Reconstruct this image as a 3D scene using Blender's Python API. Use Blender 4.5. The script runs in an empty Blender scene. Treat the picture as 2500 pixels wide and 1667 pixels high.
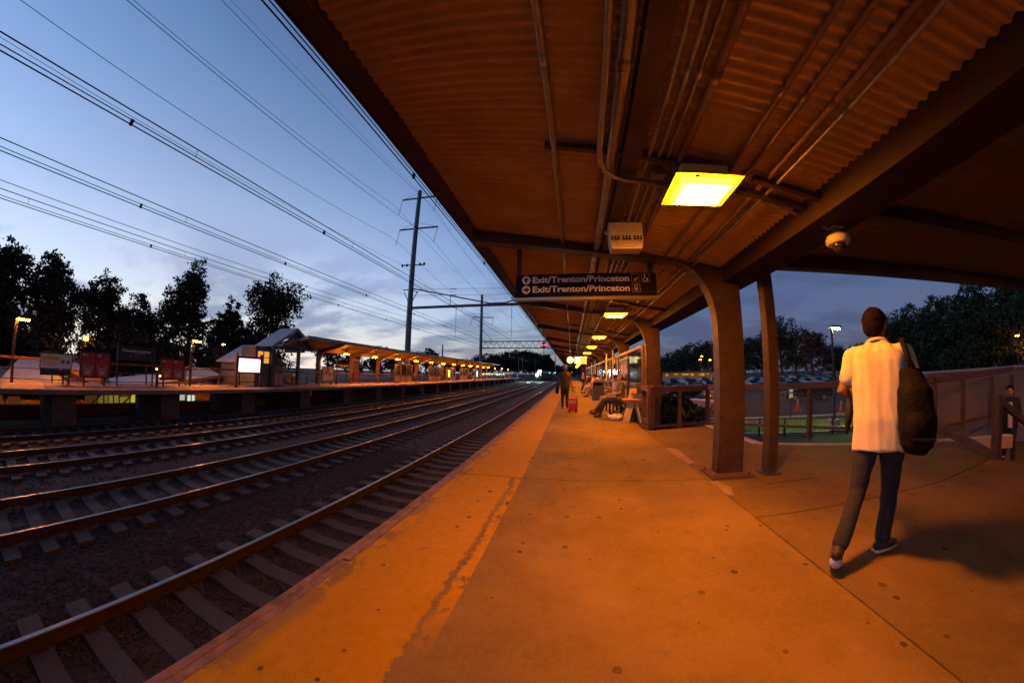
import bpy, bmesh, math, random
import numpy as np
from mathutils import Vector, Matrix, noise
R = math.radians
sc = bpy.context.scene
C = sc.collection

# ------------------------------------------------------------------ camera (stereographic fisheye, as a real 8 mm lens)
CAMZ = 1.213
cd = bpy.data.cameras.new('camera'); cam = bpy.data.objects.new('camera', cd); C.objects.link(cam); sc.camera = cam
cd.type = 'PANO'
T = cd if hasattr(cd, 'panorama_type') else cd.cycles
T.panorama_type = 'FISHEYE_LENS_POLYNOMIAL'
T.fisheye_fov = R(200)
FMM = 782.41 / 2500 * 36
_r = np.linspace(.2, 21.8, 200); _A = np.stack([_r, _r**2, _r**3, _r**4], 1)
_k = np.linalg.lstsq(_A, 2*np.arctan(_r/(2*FMM)), rcond=None)[0]
T.fisheye_polynomial_k0 = 0
for i in range(4): setattr(T, f'fisheye_polynomial_k{i+1}', -float(_k[i]))
cd.sensor_fit = 'HORIZONTAL'; cd.sensor_width = 36; cd.sensor_height = 36*682/1024
cd.clip_start = .02; cd.clip_end = 6000
_M = Matrix.Rotation(R(10.5978), 3, 'Z') @ Matrix.Rotation(R(5.7699), 3, 'X') @ Matrix.Rotation(R(-.6828), 3, 'Y') @ Matrix(((1,0,0),(0,0,-1),(0,1,0)))
cam.matrix_world = Matrix.Translation((0,0,CAMZ)) @ _M.to_4x4()

# ------------------------------------------------------------------ dusk sky
sc.view_settings.view_transform = 'Standard'; sc.view_settings.look = 'None'
sc.view_settings.exposure = 0; sc.view_settings.gamma = 1; sc.view_settings.use_curve_mapping = False
sc.render.engine = 'CYCLES'
sc.cycles.use_denoising = True; sc.cycles.max_bounces = 6; sc.cycles.diffuse_bounces = 3; sc.cycles.glossy_bounces = 3
sc.cycles.transparent_max_bounces = 6; sc.cycles.sample_clamp_indirect = 4; sc.cycles.caustics_reflective = False; sc.cycles.caustics_refractive = False
w = bpy.data.worlds.new('World'); sc.world = w; w.use_nodes = True
nt = w.node_tree; N = nt.nodes; L = nt.links
bg = N['Background']
def nd(t, **k):
    n = N.new(t)
    for a, b in k.items(): setattr(n, a, b)
    return n
def mth(op, a, b=None, clamp=False):
    n = nd('ShaderNodeMath', operation=op); n.use_clamp = clamp
    for i, v in enumerate((a, b)):
        if v is None: continue
        if isinstance(v, (int, float)): n.inputs[i].default_value = v
        else: L.new(v, n.inputs[i])
    return n.outputs[0]
def mixc(f, a, b, mode='MIX'):
    n = nd('ShaderNodeMix', data_type='RGBA', blend_type=mode)
    for i, v in ((0, f), (6, a), (7, b)):
        if isinstance(v, (int, float)): n.inputs[i].default_value = v
        elif isinstance(v, tuple): n.inputs[i].default_value = (*v, 1)
        else: L.new(v, n.inputs[i])
    return n.outputs[2]
SUN_EL, SUN_AZ = 7.0, -150.0         # the light comes from behind left, the afterglow lies left of the tracks
sky = nd('ShaderNodeTexSky', sky_type='NISHITA', sun_disc=False)
sky.sun_elevation = R(SUN_EL); sky.sun_rotation = R(SUN_AZ); sky.altitude = 0; sky.air_density = 1.0; sky.dust_density = .6; sky.ozone_density = 3.2
tc = nd('ShaderNodeTexCoord'); sx = nd('ShaderNodeSeparateXYZ'); L.new(tc.outputs['Generated'], sx.inputs[0])
zc = mth('MAXIMUM', sx.outputs[2], .0)
den = mth('ADD', zc, .16)
cb = nd('ShaderNodeCombineXYZ'); L.new(mth('DIVIDE', sx.outputs[0], den), cb.inputs[0]); L.new(mth('DIVIDE', sx.outputs[1], den), cb.inputs[1])
mp = nd('ShaderNodeMapping'); L.new(cb.outputs[0], mp.inputs[0]); mp.inputs['Scale'].default_value = (.75, 1.15, 1); mp.inputs['Location'].default_value = (9.4, 5.3, 0)
n1 = nd('ShaderNodeTexNoise'); n1.inputs['Scale'].default_value = 1.15; n1.inputs['Detail'].default_value = 9; n1.inputs['Roughness'].default_value = .56; n1.inputs['Distortion'].default_value = .35
L.new(mp.outputs[0], n1.inputs['Vector'])
rp = nd('ShaderNodeMapRange'); rp.interpolation_type = 'SMOOTHSTEP'; L.new(n1.outputs[0], rp.inputs[0]); rp.inputs[1].default_value = .425; rp.inputs[2].default_value = .60
low = nd('ShaderNodeMapRange'); low.interpolation_type = 'SMOOTHSTEP'; L.new(zc, low.inputs[0]); low.inputs[1].default_value = .42; low.inputs[2].default_value = .10
cm = mth('MULTIPLY', rp.outputs[0], low.outputs[0])
sdir = (math.sin(R(-72)), math.cos(R(-72)))
dt = mth('ADD', mth('MULTIPLY', sx.outputs[0], sdir[0]), mth('MULTIPLY', sx.outputs[1], sdir[1]))
ss = nd('ShaderNodeMapRange'); ss.interpolation_type = 'SMOOTHSTEP'; L.new(dt, ss.inputs[0]); ss.inputs[1].default_value = -.10; ss.inputs[2].default_value = 1.02   # the afterglow side
glow = ss.outputs[0]
skyc = mixc(1.0, sky.outputs[0], mixc(glow, (.50, .42, .60), (2.45, 2.75, 3.15)), 'MULTIPLY')
hz = mth('POWER', 2.718, mth('MULTIPLY', zc, -3.7))
lav = mixc(mth('POWER', glow, 1.7), (.80, .86, 1.50), (8.3, 6.9, 6.0))
skyh = mixc(mth('MULTIPLY', hz, .97), skyc, lav)
cloudc = mixc(1.0, skyh, mixc(glow, (.72, .72, .78), (.34, .40, .54)), 'MULTIPLY')
fin = mixc(mth('MULTIPLY', cm, .95), skyh, cloudc)
L.new(fin, bg.inputs[0]); bg.inputs[1].default_value = .135

# ------------------------------------------------------------------ materials
def mat(name, col, rough=.7, metal=0., var=.25, scale=8., bump=0., bscale=None, col2=None, emit=None, estr=0., spec=.5, coord='Object'):
    m = bpy.data.materials.get(name)
    if m: return m
    m = bpy.data.materials.new(name); m.use_nodes = True; t = m.node_tree; b = t.nodes['Principled BSDF']
    b.inputs['Roughness'].default_value = rough; b.inputs['Metallic'].default_value = metal
    if 'Specular IOR Level' in b.inputs: b.inputs['Specular IOR Level'].default_value = spec
    if emit:
        b.inputs['Emission Color'].default_value = (*emit, 1); b.inputs['Emission Strength'].default_value = estr
    b.inputs['Base Color'].default_value = (*col, 1)
    if var > 0 or bump > 0:
        c = t.nodes.new('ShaderNodeTexCoord'); n = t.nodes.new('ShaderNodeTexNoise'); n.inputs['Scale'].default_value = scale; n.inputs['Detail'].default_value = 6; n.inputs['Roughness'].default_value = .62
        t.links.new(c.outputs[coord], n.inputs['Vector'])
        if var > 0:
            r = t.nodes.new('ShaderNodeValToRGB'); r.color_ramp.elements[0].position = .32; r.color_ramp.elements[1].position = .7
            c2 = col2 or tuple(x*(1+var) for x in col)
            r.color_ramp.elements[0].color = (*[x*(1-var) for x in col], 1); r.color_ramp.elements[1].color = (*c2, 1)
            t.links.new(n.outputs[0], r.inputs[0]); t.links.new(r.outputs[0], b.inputs['Base Color'])
        if bump > 0:
            n2 = n
            if bscale:
                n2 = t.nodes.new('ShaderNodeTexNoise'); n2.inputs['Scale'].default_value = bscale; n2.inputs['Detail'].default_value = 4; t.links.new(c.outputs[coord], n2.inputs['Vector'])
            bp = t.nodes.new('ShaderNodeBump'); bp.inputs['Strength'].default_value = bump; bp.inputs['Distance'].default_value = .02
            t.links.new(n2.outputs[0], bp.inputs['Height']); t.links.new(bp.outputs[0], b.inputs['Normal'])
    return m
def emis(name, col, s):
    m = bpy.data.materials.get(name)
    if m: return m
    m = bpy.data.materials.new(name); m.use_nodes = True; t = m.node_tree; t.nodes.clear()
    o = t.nodes.new('ShaderNodeOutputMaterial'); e = t.nodes.new('ShaderNodeEmission'); e.inputs[0].default_value = (*col, 1); e.inputs[1].default_value = s
    t.links.new(e.outputs[0], o.inputs[0]); return m

SOD = (1.0, .255, .0024)
STEEL = mat('brown_painted_steel', (.045, .026, .017), .5, var=.42, scale=7, bump=.1, bscale=60)
STEEL2 = mat('brown_rail_paint', (.10, .05, .03), .45, var=.2, scale=6, bump=.08, bscale=50)
DECK = mat('painted_roof_sheet', (.45, .31, .20), .6, var=.22, scale=2.2, bump=.05, bscale=30)
GALV = mat('galvanised_conduit', (.30, .28, .26), .42, .7, var=.2, scale=14, bump=.05, bscale=80)
CONC = mat('weathered_concrete', (.34, .31, .28), .85, var=.3, scale=1.6, bump=.25, bscale=45)
CONC2 = mat('pale_concrete', (.38, .36, .34), .85, var=.25, scale=2.5, bump=.2, bscale=30)
DCONC = mat('dirty_concrete', (.085, .07, .062), .9, var=.35, scale=2.0, bump=.3, bscale=25)
TIE = mat('concrete_sleeper', (.044, .039, .037), .9, var=.25, scale=7, bump=.3, bscale=40)
BALL = mat('ballast_stone', (.026, .021, .019), .95, var=.55, scale=26, bump=1.0, bscale=22)
STONE = mat('ballast_pebble', (.032, .029, .030), .9, var=.6, scale=9)
RAILH = mat('polished_rail_head', (.20, .19, .19), .36, 1.0, var=.15, scale=4)
RAILS = mat('rusty_rail_side', (.036, .021, .014), .8, .2, var=.4, scale=12)
WOOD = mat('weathered_timber', (.19, .115, .085), .85, var=.4, scale=9, bump=.5, bscale=26)
BLACK = mat('black_painted_metal', (.018, .018, .02), .45, var=.2)
DARK = mat('dark_grey_metal', (.06, .06, .065), .5, var=.25)
WHITE = mat('white_sign_vinyl', (.75, .74, .70), .6, var=.06)
LWHITE = mat('reflective_white_lettering', (.85, .84, .80), .5, var=0)
BEIGE = mat('beige_plastic_case', (.62, .56, .46), .5, var=.08)
RUBBER = mat('black_rubber', (.02, .02, .02), .9, var=.2)
ASPH = mat('car_park_asphalt', (.055, .055, .055), .9, var=.3, scale=3, bump=.3, bscale=60)
GRASS = mat('lawn_grass', (.10, .16, .04), .95, var=.5, scale=6, bump=.6, bscale=40)
GROUND = mat('bare_ground', (.03, .028, .022), .95, var=.4, scale=.8)
LEAF = mat('dark_summer_foliage', (.020, .030, .012), .8, var=.5, scale=.8)
LEAF2 = mat('yellow_green_foliage', (.055, .068, .02), .8, var=.5, scale=.8)
LEAFR = mat('lamp_red_foliage', (.09, .035, .028), .8, var=.45, scale=.8)  # red lamp light on the leaves is put into their colour
BARK = mat('grey_bark', (.06, .048, .038), .95, var=.4, scale=7, bump=.5, bscale=20)
GREYROOF = mat('grey_metal_roof', (.36, .36, .38), .5, .15, var=.12, scale=2)
WIRE = mat('dark_copper_wire', (.02, .02, .022), .6, .3, var=0)
PORC = mat('brown_porcelain', (.05, .035, .03), .3, var=0)
LENS = emis('sodium_lens', SOD, 430.)
LENSIDE = emis('sodium_lens_side', SOD, 70.)
LENSFAR = emis('sodium_lens_far', SOD, 720.)
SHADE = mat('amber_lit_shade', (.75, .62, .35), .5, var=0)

# ------------------------------------------------------------------ mesh helpers
class MB:
    def __init__(s): s.v = []; s.f = []
    def add(s, vs, fs):
        o = len(s.v); s.v += [tuple(p) for p in vs]; s.f += [tuple(i+o for i in f) for f in fs]; return s
    def box(s, x0, x1, y0, y1, z0, z1):
        return s.add([(x0,y0,z0),(x1,y0,z0),(x1,y1,z0),(x0,y1,z0),(x0,y0,z1),(x1,y0,z1),(x1,y1,z1),(x0,y1,z1)],
                     [(0,3,2,1),(4,5,6,7),(0,1,5,4),(1,2,6,5),(2,3,7,6),(3,0,4,7)])
    def bar(s, a, b, wd, ht, up=(0,0,1)):
        a = Vector(a); b = Vector(b); d = (b-a).normalized(); u = Vector(up)
        if abs(d.dot(u)) > .99: u = Vector((1,0,0))
        x = d.cross(u).normalized()*wd/2; z = x.cross(d).normalized()*ht/2
        return s.add([a-x-z, a+x-z, a+x+z, a-x+z, b-x-z, b+x-z, b+x+z, b-x+z], [(0,1,2,3),(7,6,5,4),(0,4,5,1),(1,5,6,2),(2,6,7,3),(3,7,4,0)])
    def tube(s, pts, r, n=8, caps=True):
        pts = [Vector(p) for p in pts]; rs = r if isinstance(r, (list, tuple)) else [r]*len(pts); o = len(s.v)
        up = None
        for i, p in enumerate(pts):
            d = (pts[min(i+1, len(pts)-1)] - pts[max(i-1, 0)]).normalized()
            if up is None:
                up = Vector((0,0,1)) if abs(d.z) < .9 else Vector((1,0,0))
            x = d.cross(up).normalized(); up = x.cross(d).normalized()
            for k in range(n):
                a = 2*math.pi*k/n; s.v.append(tuple(p + (x*math.cos(a) + up*math.sin(a))*rs[i]))
        for i in range(len(pts)-1):
            for k in range(n):
                a = o+i*n+k; b = o+i*n+(k+1) % n; s.f.append((a, b, b+n, a+n))
        if caps:
            s.f.append(tuple(o+k for k in range(n))[::-1]); s.f.append(tuple(o+(len(pts)-1)*n+k for k in range(n)))
        return s
    def lathe(s, prof, c=(0,0,0), n=16, axis='z'):
        o = len(s.v)
        for r, h in prof:
            for k in range(n):
                a = 2*math.pi*k/n; p = (r*math.cos(a), r*math.sin(a), h)
                if axis == 'x': p = (p[2], p[0], p[1])
                if axis == 'y': p = (p[0], p[2], p[1])
                s.v.append((c[0]+p[0], c[1]+p[1], c[2]+p[2]))
        for i in range(len(prof)-1):
            for k in range(n):
                a = o+i*n+k; b = o+i*n+(k+1) % n; s.f.append((a, b, b+n, a+n))
        s.f.append(tuple(o+k for k in range(n))[::-1]); s.f.append(tuple(o+(len(prof)-1)*n+k for k in range(n)))
        return s
    def prism(s, poly, a0, a1, plane='xz'):
        o = len(s.v); n = len(poly)
        for t in (a0, a1):
            for p, q in poly:
                s.v.append({'xz': (p, t, q), 'yz': (t, p, q), 'xy': (p, q, t)}[plane])
        s.f.append(tuple(range(o, o+n))); s.f.append(tuple(range(o+n, o+2*n))[::-1])
        for k in range(n):
            a = o+k; b = o+(k+1) % n; s.f.append((b, a, a+n, b+n))
        return s
    def capsule(s, p0, r0, p1, r1, n=12):
        p0 = Vector(p0); p1 = Vector(p1); d = (p1-p0)
        if d.length < 1e-6: d = Vector((0,0,1e-3)); p1 = p0+d
        u = d.normalized(); pts = []; rs = []
        for a in (-80, -55, -25): pts.append(p0+u*r0*math.sin(R(a))); rs.append(r0*math.cos(R(a)))
        pts.append(p0); rs.append(r0); pts.append(p1); rs.append(r1)
        for a in (25, 55, 80): pts.append(p1+u*r1*math.sin(R(a))); rs.append(r1*math.cos(R(a)))
        return s.tube(pts, rs, n)
    def ball(s, c, rx, ry, rz, M=None, n=16):
        prof = [(math.sin(R(a)), -math.cos(R(a))) for a in (6, 20, 40, 60, 80, 100, 120, 140, 160, 174)]
        t = MB().lathe(prof, n=n)
        vs = [Vector((x*rx, y*ry, z*rz)) for x, y, z in t.v]
        if M is not None: vs = [M @ v for v in vs]
        return s.add([Vector(c)+v for v in vs], t.f)
    def mesh(s, name, m, smooth=False):
        me = bpy.data.meshes.new(name); me.from_pydata(s.v, [], s.f); me.update()
        for x in (m if isinstance(m, (list, tuple)) else [m]):
            if x: me.materials.append(x)
        if smooth: me.polygons.foreach_set('use_smooth', [True]*len(me.polygons))
        return me
    def build(s, name, m, parent=None, world=False, smooth=False, bevel=0.):
        if world and parent is not None:
            o = parent.location; s.v = [(x-o[0], y-o[1], z-o[2]) for x, y, z in s.v]
        ob = bpy.data.objects.new(name, s.mesh(name, m, smooth)); C.objects.link(ob)
        if parent is not None: ob.parent = parent
        if bevel > 0:
            bv = ob.modifiers.new('bevel', 'BEVEL'); bv.width = bevel; bv.segments = 2; bv.limit_method = 'ANGLE'
        return ob
def smooth_angle(ob, a=40):
    me = ob.data; me.polygons.foreach_set('use_smooth', [True]*len(me.polygons))
    me.set_sharp_from_angle(angle=R(a))
def thing(name, label, cat, loc=(0,0,0), rz=0, group=None):
    o = bpy.data.objects.new(name, None); o.empty_display_size = .1; C.objects.link(o); o.location = loc; o.rotation_euler = (0,0,rz)
    o['label'] = label; o['category'] = cat
    if group: o['group'] = group
    return o
def tag(o, label, cat, group=None):
    o['label'] = label; o['category'] = cat
    if group: o['group'] = group
    return o
def struct(o): o['kind'] = 'structure'; return o
def link(name, me, parent=None, loc=(0,0,0), rot=(0,0,0), scale=(1,1,1)):
    o = bpy.data.objects.new(name, me); C.objects.link(o); o.location = loc; o.rotation_euler = rot; o.scale = scale
    if parent is not None: o.parent = parent
    return o
def copy_tree(root, loc, rz, label=None, group=None):
    r = root.copy(); C.objects.link(r); r.location = loc; r.rotation_euler = (0,0,rz)
    if label: r['label'] = label
    if group: r['group'] = group
    for ch in list(root.children):
        c = ch.copy(); C.objects.link(c); c.parent = r
        for g in ch.children:
            d = g.copy(); C.objects.link(d); d.parent = c
    return r
def text_mesh(body, size, m, extrude=.002, align='LEFT', bold=0.):
    cu = bpy.data.curves.new('txt', 'FONT'); cu.body = body; cu.size = size; cu.extrude = extrude; cu.align_x = align; cu.offset = bold; cu.resolution_u = 3
    ob = bpy.data.objects.new('txt', cu); C.objects.link(ob)
    me = bpy.data.meshes.new_from_object(ob.evaluated_get(bpy.context.evaluated_depsgraph_get()))
    bpy.data.objects.remove(ob); bpy.data.curves.remove(cu)
    me.materials.clear(); me.materials.append(m); return me
def put_text(body, parent, pos, size, m, face, width=None, align='LEFT', bold=0., name='lettering'):
    """face '-y': read by someone looking along +y; '+x': read by someone looking along -x. pos is in the parent's frame."""
    me = text_mesh(body, size, m, align=align, bold=bold)
    co = np.zeros(len(me.vertices)*3, np.float32); me.vertices.foreach_get('co', co); co = co.reshape(-1, 3)
    if width and len(co):
        co[:, 0] *= width/max(1e-6, co[:, 0].max()-min(0, co[:, 0].min()) if align == 'LEFT' else np.ptp(co[:, 0]))
        me.vertices.foreach_set('co', co.ravel())
    o = link(name, me, parent)
    B = Matrix(((1,0,0),(0,0,-1),(0,1,0))) if face == '-y' else Matrix(((0,0,1),(1,0,0),(0,1,0)))
    o.matrix_local = Matrix.Translation(pos) @ B.to_4x4()
    return o
def np_mesh(name, v, q, m, smooth=False):
    me = bpy.data.meshes.new(name); me.vertices.add(len(v)); me.vertices.foreach_set('co', np.asarray(v, np.float32).ravel())
    k = q.shape[1]; me.loops.add(q.size); me.loops.foreach_set('vertex_index', q.astype(np.int32).ravel())
    me.polygons.add(len(q)); me.polygons.foreach_set('loop_start', np.arange(0, q.size, k, dtype=np.int32)); me.polygons.foreach_set('loop_total', np.full(len(q), k, np.int32))
    me.update(calc_edges=True); me.validate(); me.materials.append(m); return me

def concrete_floor(name, base, paint):
    m = bpy.data.materials.new(name); m.use_nodes = True; t = m.node_tree; b = t.nodes['Principled BSDF']; lk = t.links.new
    def n(tp, **k):
        x = t.nodes.new(tp)
        for a, v in k.items(): setattr(x, a, v)
        return x
    def ma(op, a, c=None, clamp=False):
        x = n('ShaderNodeMath', operation=op); x.use_clamp = clamp
        for i, v in enumerate((a, c)):
            if v is None: continue
            if isinstance(v, (int, float)): x.inputs[i].default_value = v
            else: lk(v, x.inputs[i])
        return x.outputs[0]
    def mx(f, a, c):
        x = n('ShaderNodeMix', data_type='RGBA')
        for i, v in ((0, f), (6, a), (7, c)):
            if isinstance(v, (int, float)): x.inputs[i].default_value = v
            elif isinstance(v, tuple): x.inputs[i].default_value = (*v, 1)
            else: lk(v, x.inputs[i])
        return x.outputs[2]
    def noi(sc_, d=6, r=.6):
        x = n('ShaderNodeTexNoise'); x.inputs['Scale'].default_value = sc_; x.inputs['Detail'].default_value = d; x.inputs['Roughness'].default_value = r; lk(g.outputs['Position'], x.inputs['Vector']); return x.outputs[0]
    def sm(v, lo, hi):
        x = n('ShaderNodeMapRange', interpolation_type='SMOOTHSTEP'); lk(v, x.inputs[0]); x.inputs[1].default_value = lo; x.inputs[2].default_value = hi; return x.outputs[0]
    g = n('ShaderNodeNewGeometry'); sp = n('ShaderNodeSeparateXYZ'); lk(g.outputs['Position'], sp.inputs[0]); X = sp.outputs[0]; Y = sp.outputs[1]
    big = noi(.9, 5); fine = noi(38, 8, .7); mid = noi(6, 6)
    col = mx(sm(big, .3, .7), tuple(x*.74 for x in base), tuple(x*1.18 for x in base))
    col = mx(ma('MULTIPLY', sm(noi(2.3, 7, .68), .52, .70), .38), col, tuple(x*.52 for x in base))
    col = mx(ma('MULTIPLY', sm(noi(3.7, 8, .7), .60, .72), .30), col, tuple(x*1.55 for x in base))
    col = mx(ma('MULTIPLY', sm(mid, .5, .75), .35), col, tuple(x*.6 for x in base))
    col = mx(ma('MULTIPLY', sm(fine, .45, .7), .3), col, tuple(x*1.4 for x in base))
    if paint:
        wob = ma('MULTIPLY', ma('SUBTRACT', noi(16, 9, .75), .5), .15); wob2 = ma('MULTIPLY', ma('SUBTRACT', noi(2.2, 3), .5), .12)
        xe = ma('ADD', ma('ADD', X, wob), wob2)
        nearm = sm(Y, 3.66, 3.64)
        main = sm(xe, -.652, -.662)
        far = sm(ma('ADD', X, ma('MULTIPLY', wob, .5)), -.535, -.545)
        strip = ma('MULTIPLY', ma('MULTIPLY', sm(X, -.54, -.55), sm(ma('ADD', xe, 0.), -.625, -.605)), ma('MULTIPLY', sm(noi(5, 8, .75), .43, .46), sm(ma('ADD', Y, wob2), .9, 1.6)))
        pm = ma('ADD', ma('MULTIPLY', nearm, ma('MAXIMUM', main, strip)), ma('MULTIPLY', ma('SUBTRACT', 1., nearm), far), True)
        wear = sm(noi(4.5, 9, .72), .63, .67); edgewear = ma('MULTIPLY', sm(ma('ADD', X, ma('MULTIPLY', wob2, 1.5)), -1.17, -1.25), sm(noi(3.3, 8, .7), .48, .53))
        pm = ma('MULTIPLY', pm, ma('SUBTRACT', 1., ma('MULTIPLY', ma('MAXIMUM', wear, edgewear), .85)))
        yel = mx(sm(noi(14, 8, .7), .35, .75), (.38, .20, .001), (.46, .245, .002))
        yel = mx(ma('MULTIPLY', sm(mid, .52, .8), .5), yel, (.27, .14, .004))
        col = mx(pm, col, yel)
    vo = n('ShaderNodeTexVoronoi', voronoi_dimensions='2D'); vo.inputs['Scale'].default_value = 3.8; lk(g.outputs['Position'], vo.inputs['Vector'])
    cs = n('ShaderNodeSeparateColor'); lk(vo.outputs['Color'], cs.inputs[0])
    rad = ma('MULTIPLY', ma('POWER', cs.outputs[0], 2.2), .098)
    dd = ma('ADD', vo.outputs['Distance'], ma('MULTIPLY', ma('SUBTRACT', noi(45, 3), .5), .03))
    spot = ma('LESS_THAN', dd, rad)
    col = mx(ma('MULTIPLY', spot, ma('ADD', ma('MULTIPLY', cs.outputs[1], .4), .5), True), col, (.03, .022, .018))
    b.inputs['Specular IOR Level'].default_value = .12
    col = mx(ma('MULTIPLY', sm(noi(170, 3, .7), .52, .62), .30), col, tuple(x*.45 for x in base))
    lk(col, b.inputs['Base Color'])
    rr = n('ShaderNodeMapRange'); lk(mid, rr.inputs[0]); rr.inputs[3].default_value = .62; rr.inputs[4].default_value = .9; lk(rr.outputs[0], b.inputs['Roughness'])
    bp = n('ShaderNodeBump'); bp.inputs['Strength'].default_value = .35; bp.inputs['Distance'].default_value = .004; lk(fine, bp.inputs['Height'])
    bp2 = n('ShaderNodeBump'); bp2.inputs['Strength'].default_value = .3; bp2.inputs['Distance'].default_value = .02; lk(mid, bp2.inputs['Height']); lk(bp.outputs[0], bp2.inputs['Normal']); lk(bp2.outputs[0], b.inputs['Normal'])
    return m
FLOOR = concrete_floor('platform_concrete', (.205, .140, .045), True)
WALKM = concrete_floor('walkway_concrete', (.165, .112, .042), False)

# ------------------------------------------------------------------ ground
GZ = -1.40
g = MB().add([(-3000,-3000,GZ),(3000,-3000,GZ),(3000,3000,GZ),(-3000,3000,GZ)], [(0,1,2,3)]).build('ground', GROUND); struct(g)
bz = -1.262
nb = 60; bv = []; bf = []
rnd = random.Random(3)
xs = np.linspace(-15.3, -1.0, 90); ys = np.concatenate([np.linspace(-14, 26, 210), np.linspace(27, 420, 90)])
gx, gy = np.meshgrid(xs, ys)
gz = np.array([[bz - .05*max(0., min(1., 1-abs(math.sin((x+1.3)/3.6*math.pi))*1.6))*0 + .02*noise.noise((x*6, y*6, 0)) + .012*noise.noise((x*17, y*17, 3)) for x in xs] for y in ys])
v = np.stack([gx, gy, gz], -1).reshape(-1, 3); ny, nx = gx.shape
ii = np.arange(ny*nx).reshape(ny, nx); q = np.stack([ii[:-1,:-1], ii[:-1,1:], ii[1:,1:], ii[1:,:-1]], -1).reshape(-1, 4)
bo = link('ballast_bed', np_mesh('ballast_bed', v, q, BALL)); struct(bo)
# loose stones on the bed (nobody could count them)
rs = np.random.RandomState(5); NS = 52000
px = rs.uniform(-15.2, -1.45, NS); py = -1.5 + 24*rs.power(.75, NS); near = rs.rand(NS) < .45
px[near] = rs.uniform(-6.2, -1.45, near.sum()); py[near] = rs.uniform(-.8, 9, near.sum())
rad = rs.uniform(.012, .029, NS); pz = bz + rad*.35
base = np.array([(1,0,0),(0,1,0),(-1,0,0),(0,-1,0),(0,0,1)], float)
vv = base[None]*rad[:, None, None]*rs.uniform(.6, 1.35, (NS, 5, 3)); an = rs.uniform(0, 6.28, NS); ca, sa = np.cos(an)[:, None], np.sin(an)[:, None]
vv = np.stack([vv[..., 0]*ca - vv[..., 1]*sa, vv[..., 0]*sa + vv[..., 1]*ca, vv[..., 2] + rs.uniform(-.3, .3, (NS, 5))*rad[:, None]], -1) + np.stack([px, py, pz], -1)[:, None]
tri = np.array([(0,1,4),(1,2,4),(2,3,4),(3,0,4)]); qq = (tri[None] + (np.arange(NS)*5)[:, None, None]).reshape(-1, 3)
st = link('ballast_stones', np_mesh('ballast_stones', vv.reshape(-1, 3), qq, STONE)); st['kind'] = 'stuff'; tag(st, 'loose dark crushed stones scattered over the track bed', 'ballast')

# ------------------------------------------------------------------ tracks
GA = 1.505; RT = -1.07
TC = [-3.84+GA/2, -3.84-3.92+GA/2, -3.84-3.92-3.63+GA/2, -14.05]
rail_prof = [(-.055,-.128),(.055,-.128),(.055,-.115),(.012,-.10),(.010,-.04),(.033,-.03),(.034,-.008),(.026,0),(-.026,0),(-.034,-.008),(-.033,-.03),(-.010,-.04),(-.012,-.10),(-.055,-.115)]
def sleeper_mesh():
    prof = [(-1.28, 0), (-.5, 0), (-.32, -.035), (.32, -.035), (.5, 0), (1.28, 0), (1.28, -.12), (-1.28, -.12)]
    b = MB().prism(prof, -.1, .1)
    b.v = [(x, y*(1.18 if z < -.1 else 1.), z) for x, y, z in b.v]
    return b.mesh('sleeper', TIE)
SL = sleeper_mesh()
CLM = MB().box(-.028, .028, -.05, .05, 0, .028).mesh('rail_clip', RAILS)
TN = ['beside the platform with one rail under its edge', 'second out from the platform with pale sleeper ends', 'third out from the near platform', 'darkest, running along the far platform']
for i, cx in enumerate(TC):
    t = thing('railway_track', 'railway track ' + TN[i], 'railway track', (cx, 0, RT-.128), 0, 'parallel railway tracks')
    for s in (-1, 1):
        b = MB().prism([(s*GA/2+p, z+.128) for p, z in rail_prof], -14, 420)
        o = b.build('rail', [RAILS, RAILH], t)
        for pl in o.data.polygons:
            c = pl.center
            if pl.normal.z > .3 and c.z > .11: pl.material_index = 1
        o.data.update()
    nsl = (110, 110, 100, 70)[i]
    y0 = .13 - .47*4 + (.07 if i else 0)
    for k in range(nsl):
        s = link('sleeper', SL, t, (rnd.uniform(-.015, .015), y0+k*.47, .002), (0, 0, rnd.uniform(-.012, .012)))
        if i < 2 and k < 24:
            for e in (-.83, -.68, .68, .83): link('rail_clip', CLM, s, (e, 0, 0))
    b = MB(); yy = y0+nsl*.47
    while yy < 260: b.box(-1.28, 1.28, yy-.11, yy+.11, -.10, -.006); yy += .47
    o = b.build('far_sleepers', TIE, t); o['kind'] = 'stuff'

# ------------------------------------------------------------------ near platform
plat = struct(bpy.data.objects.new('platform', None)); C.objects.link(plat)
XE, XJ = -1.43, 1.60
joints = [-12.75, -4.55, 3.65, 11.85, 20.05, 28.25, 36.45, 44.65, 52.85, 61.05, 69.25, 80, 100]
for a, b_ in zip(joints[:-1], joints[1:]):
    MB().box(-1.312, XJ-.012, a+.008, b_-.008, -.22, 0).build('platform_slab', FLOOR, plat, bevel=.006)
MB().box(-1.30, 1.75, -12.7, 99.9, -.30, -.03).build('platform_base', DCONC, plat)
MB().box(-.95, -.75, -12.7, 99.9, GZ-.1, -.30).build('platform_wall', DCONC, plat)
rt = random.Random(8); yy = 1.57-3*6
while yy < 60:
    ln = 3.0
    MB().box(-1.375+rt.uniform(-.003,.003), -1.318, yy+.006, yy+ln-.006, -.2, -.004+rt.uniform(-.004,.002)).build('timber_plank', WOOD, plat, bevel=.008)
    MB().box(XE+rt.uniform(-.012,.004), -1.379, yy+.9+.006, yy+.9+ln-.006, -.2, -.012+rt.uniform(-.006,.003)).build('timber_plank', WOOD, plat, bevel=.01)
    yy += ln
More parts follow.
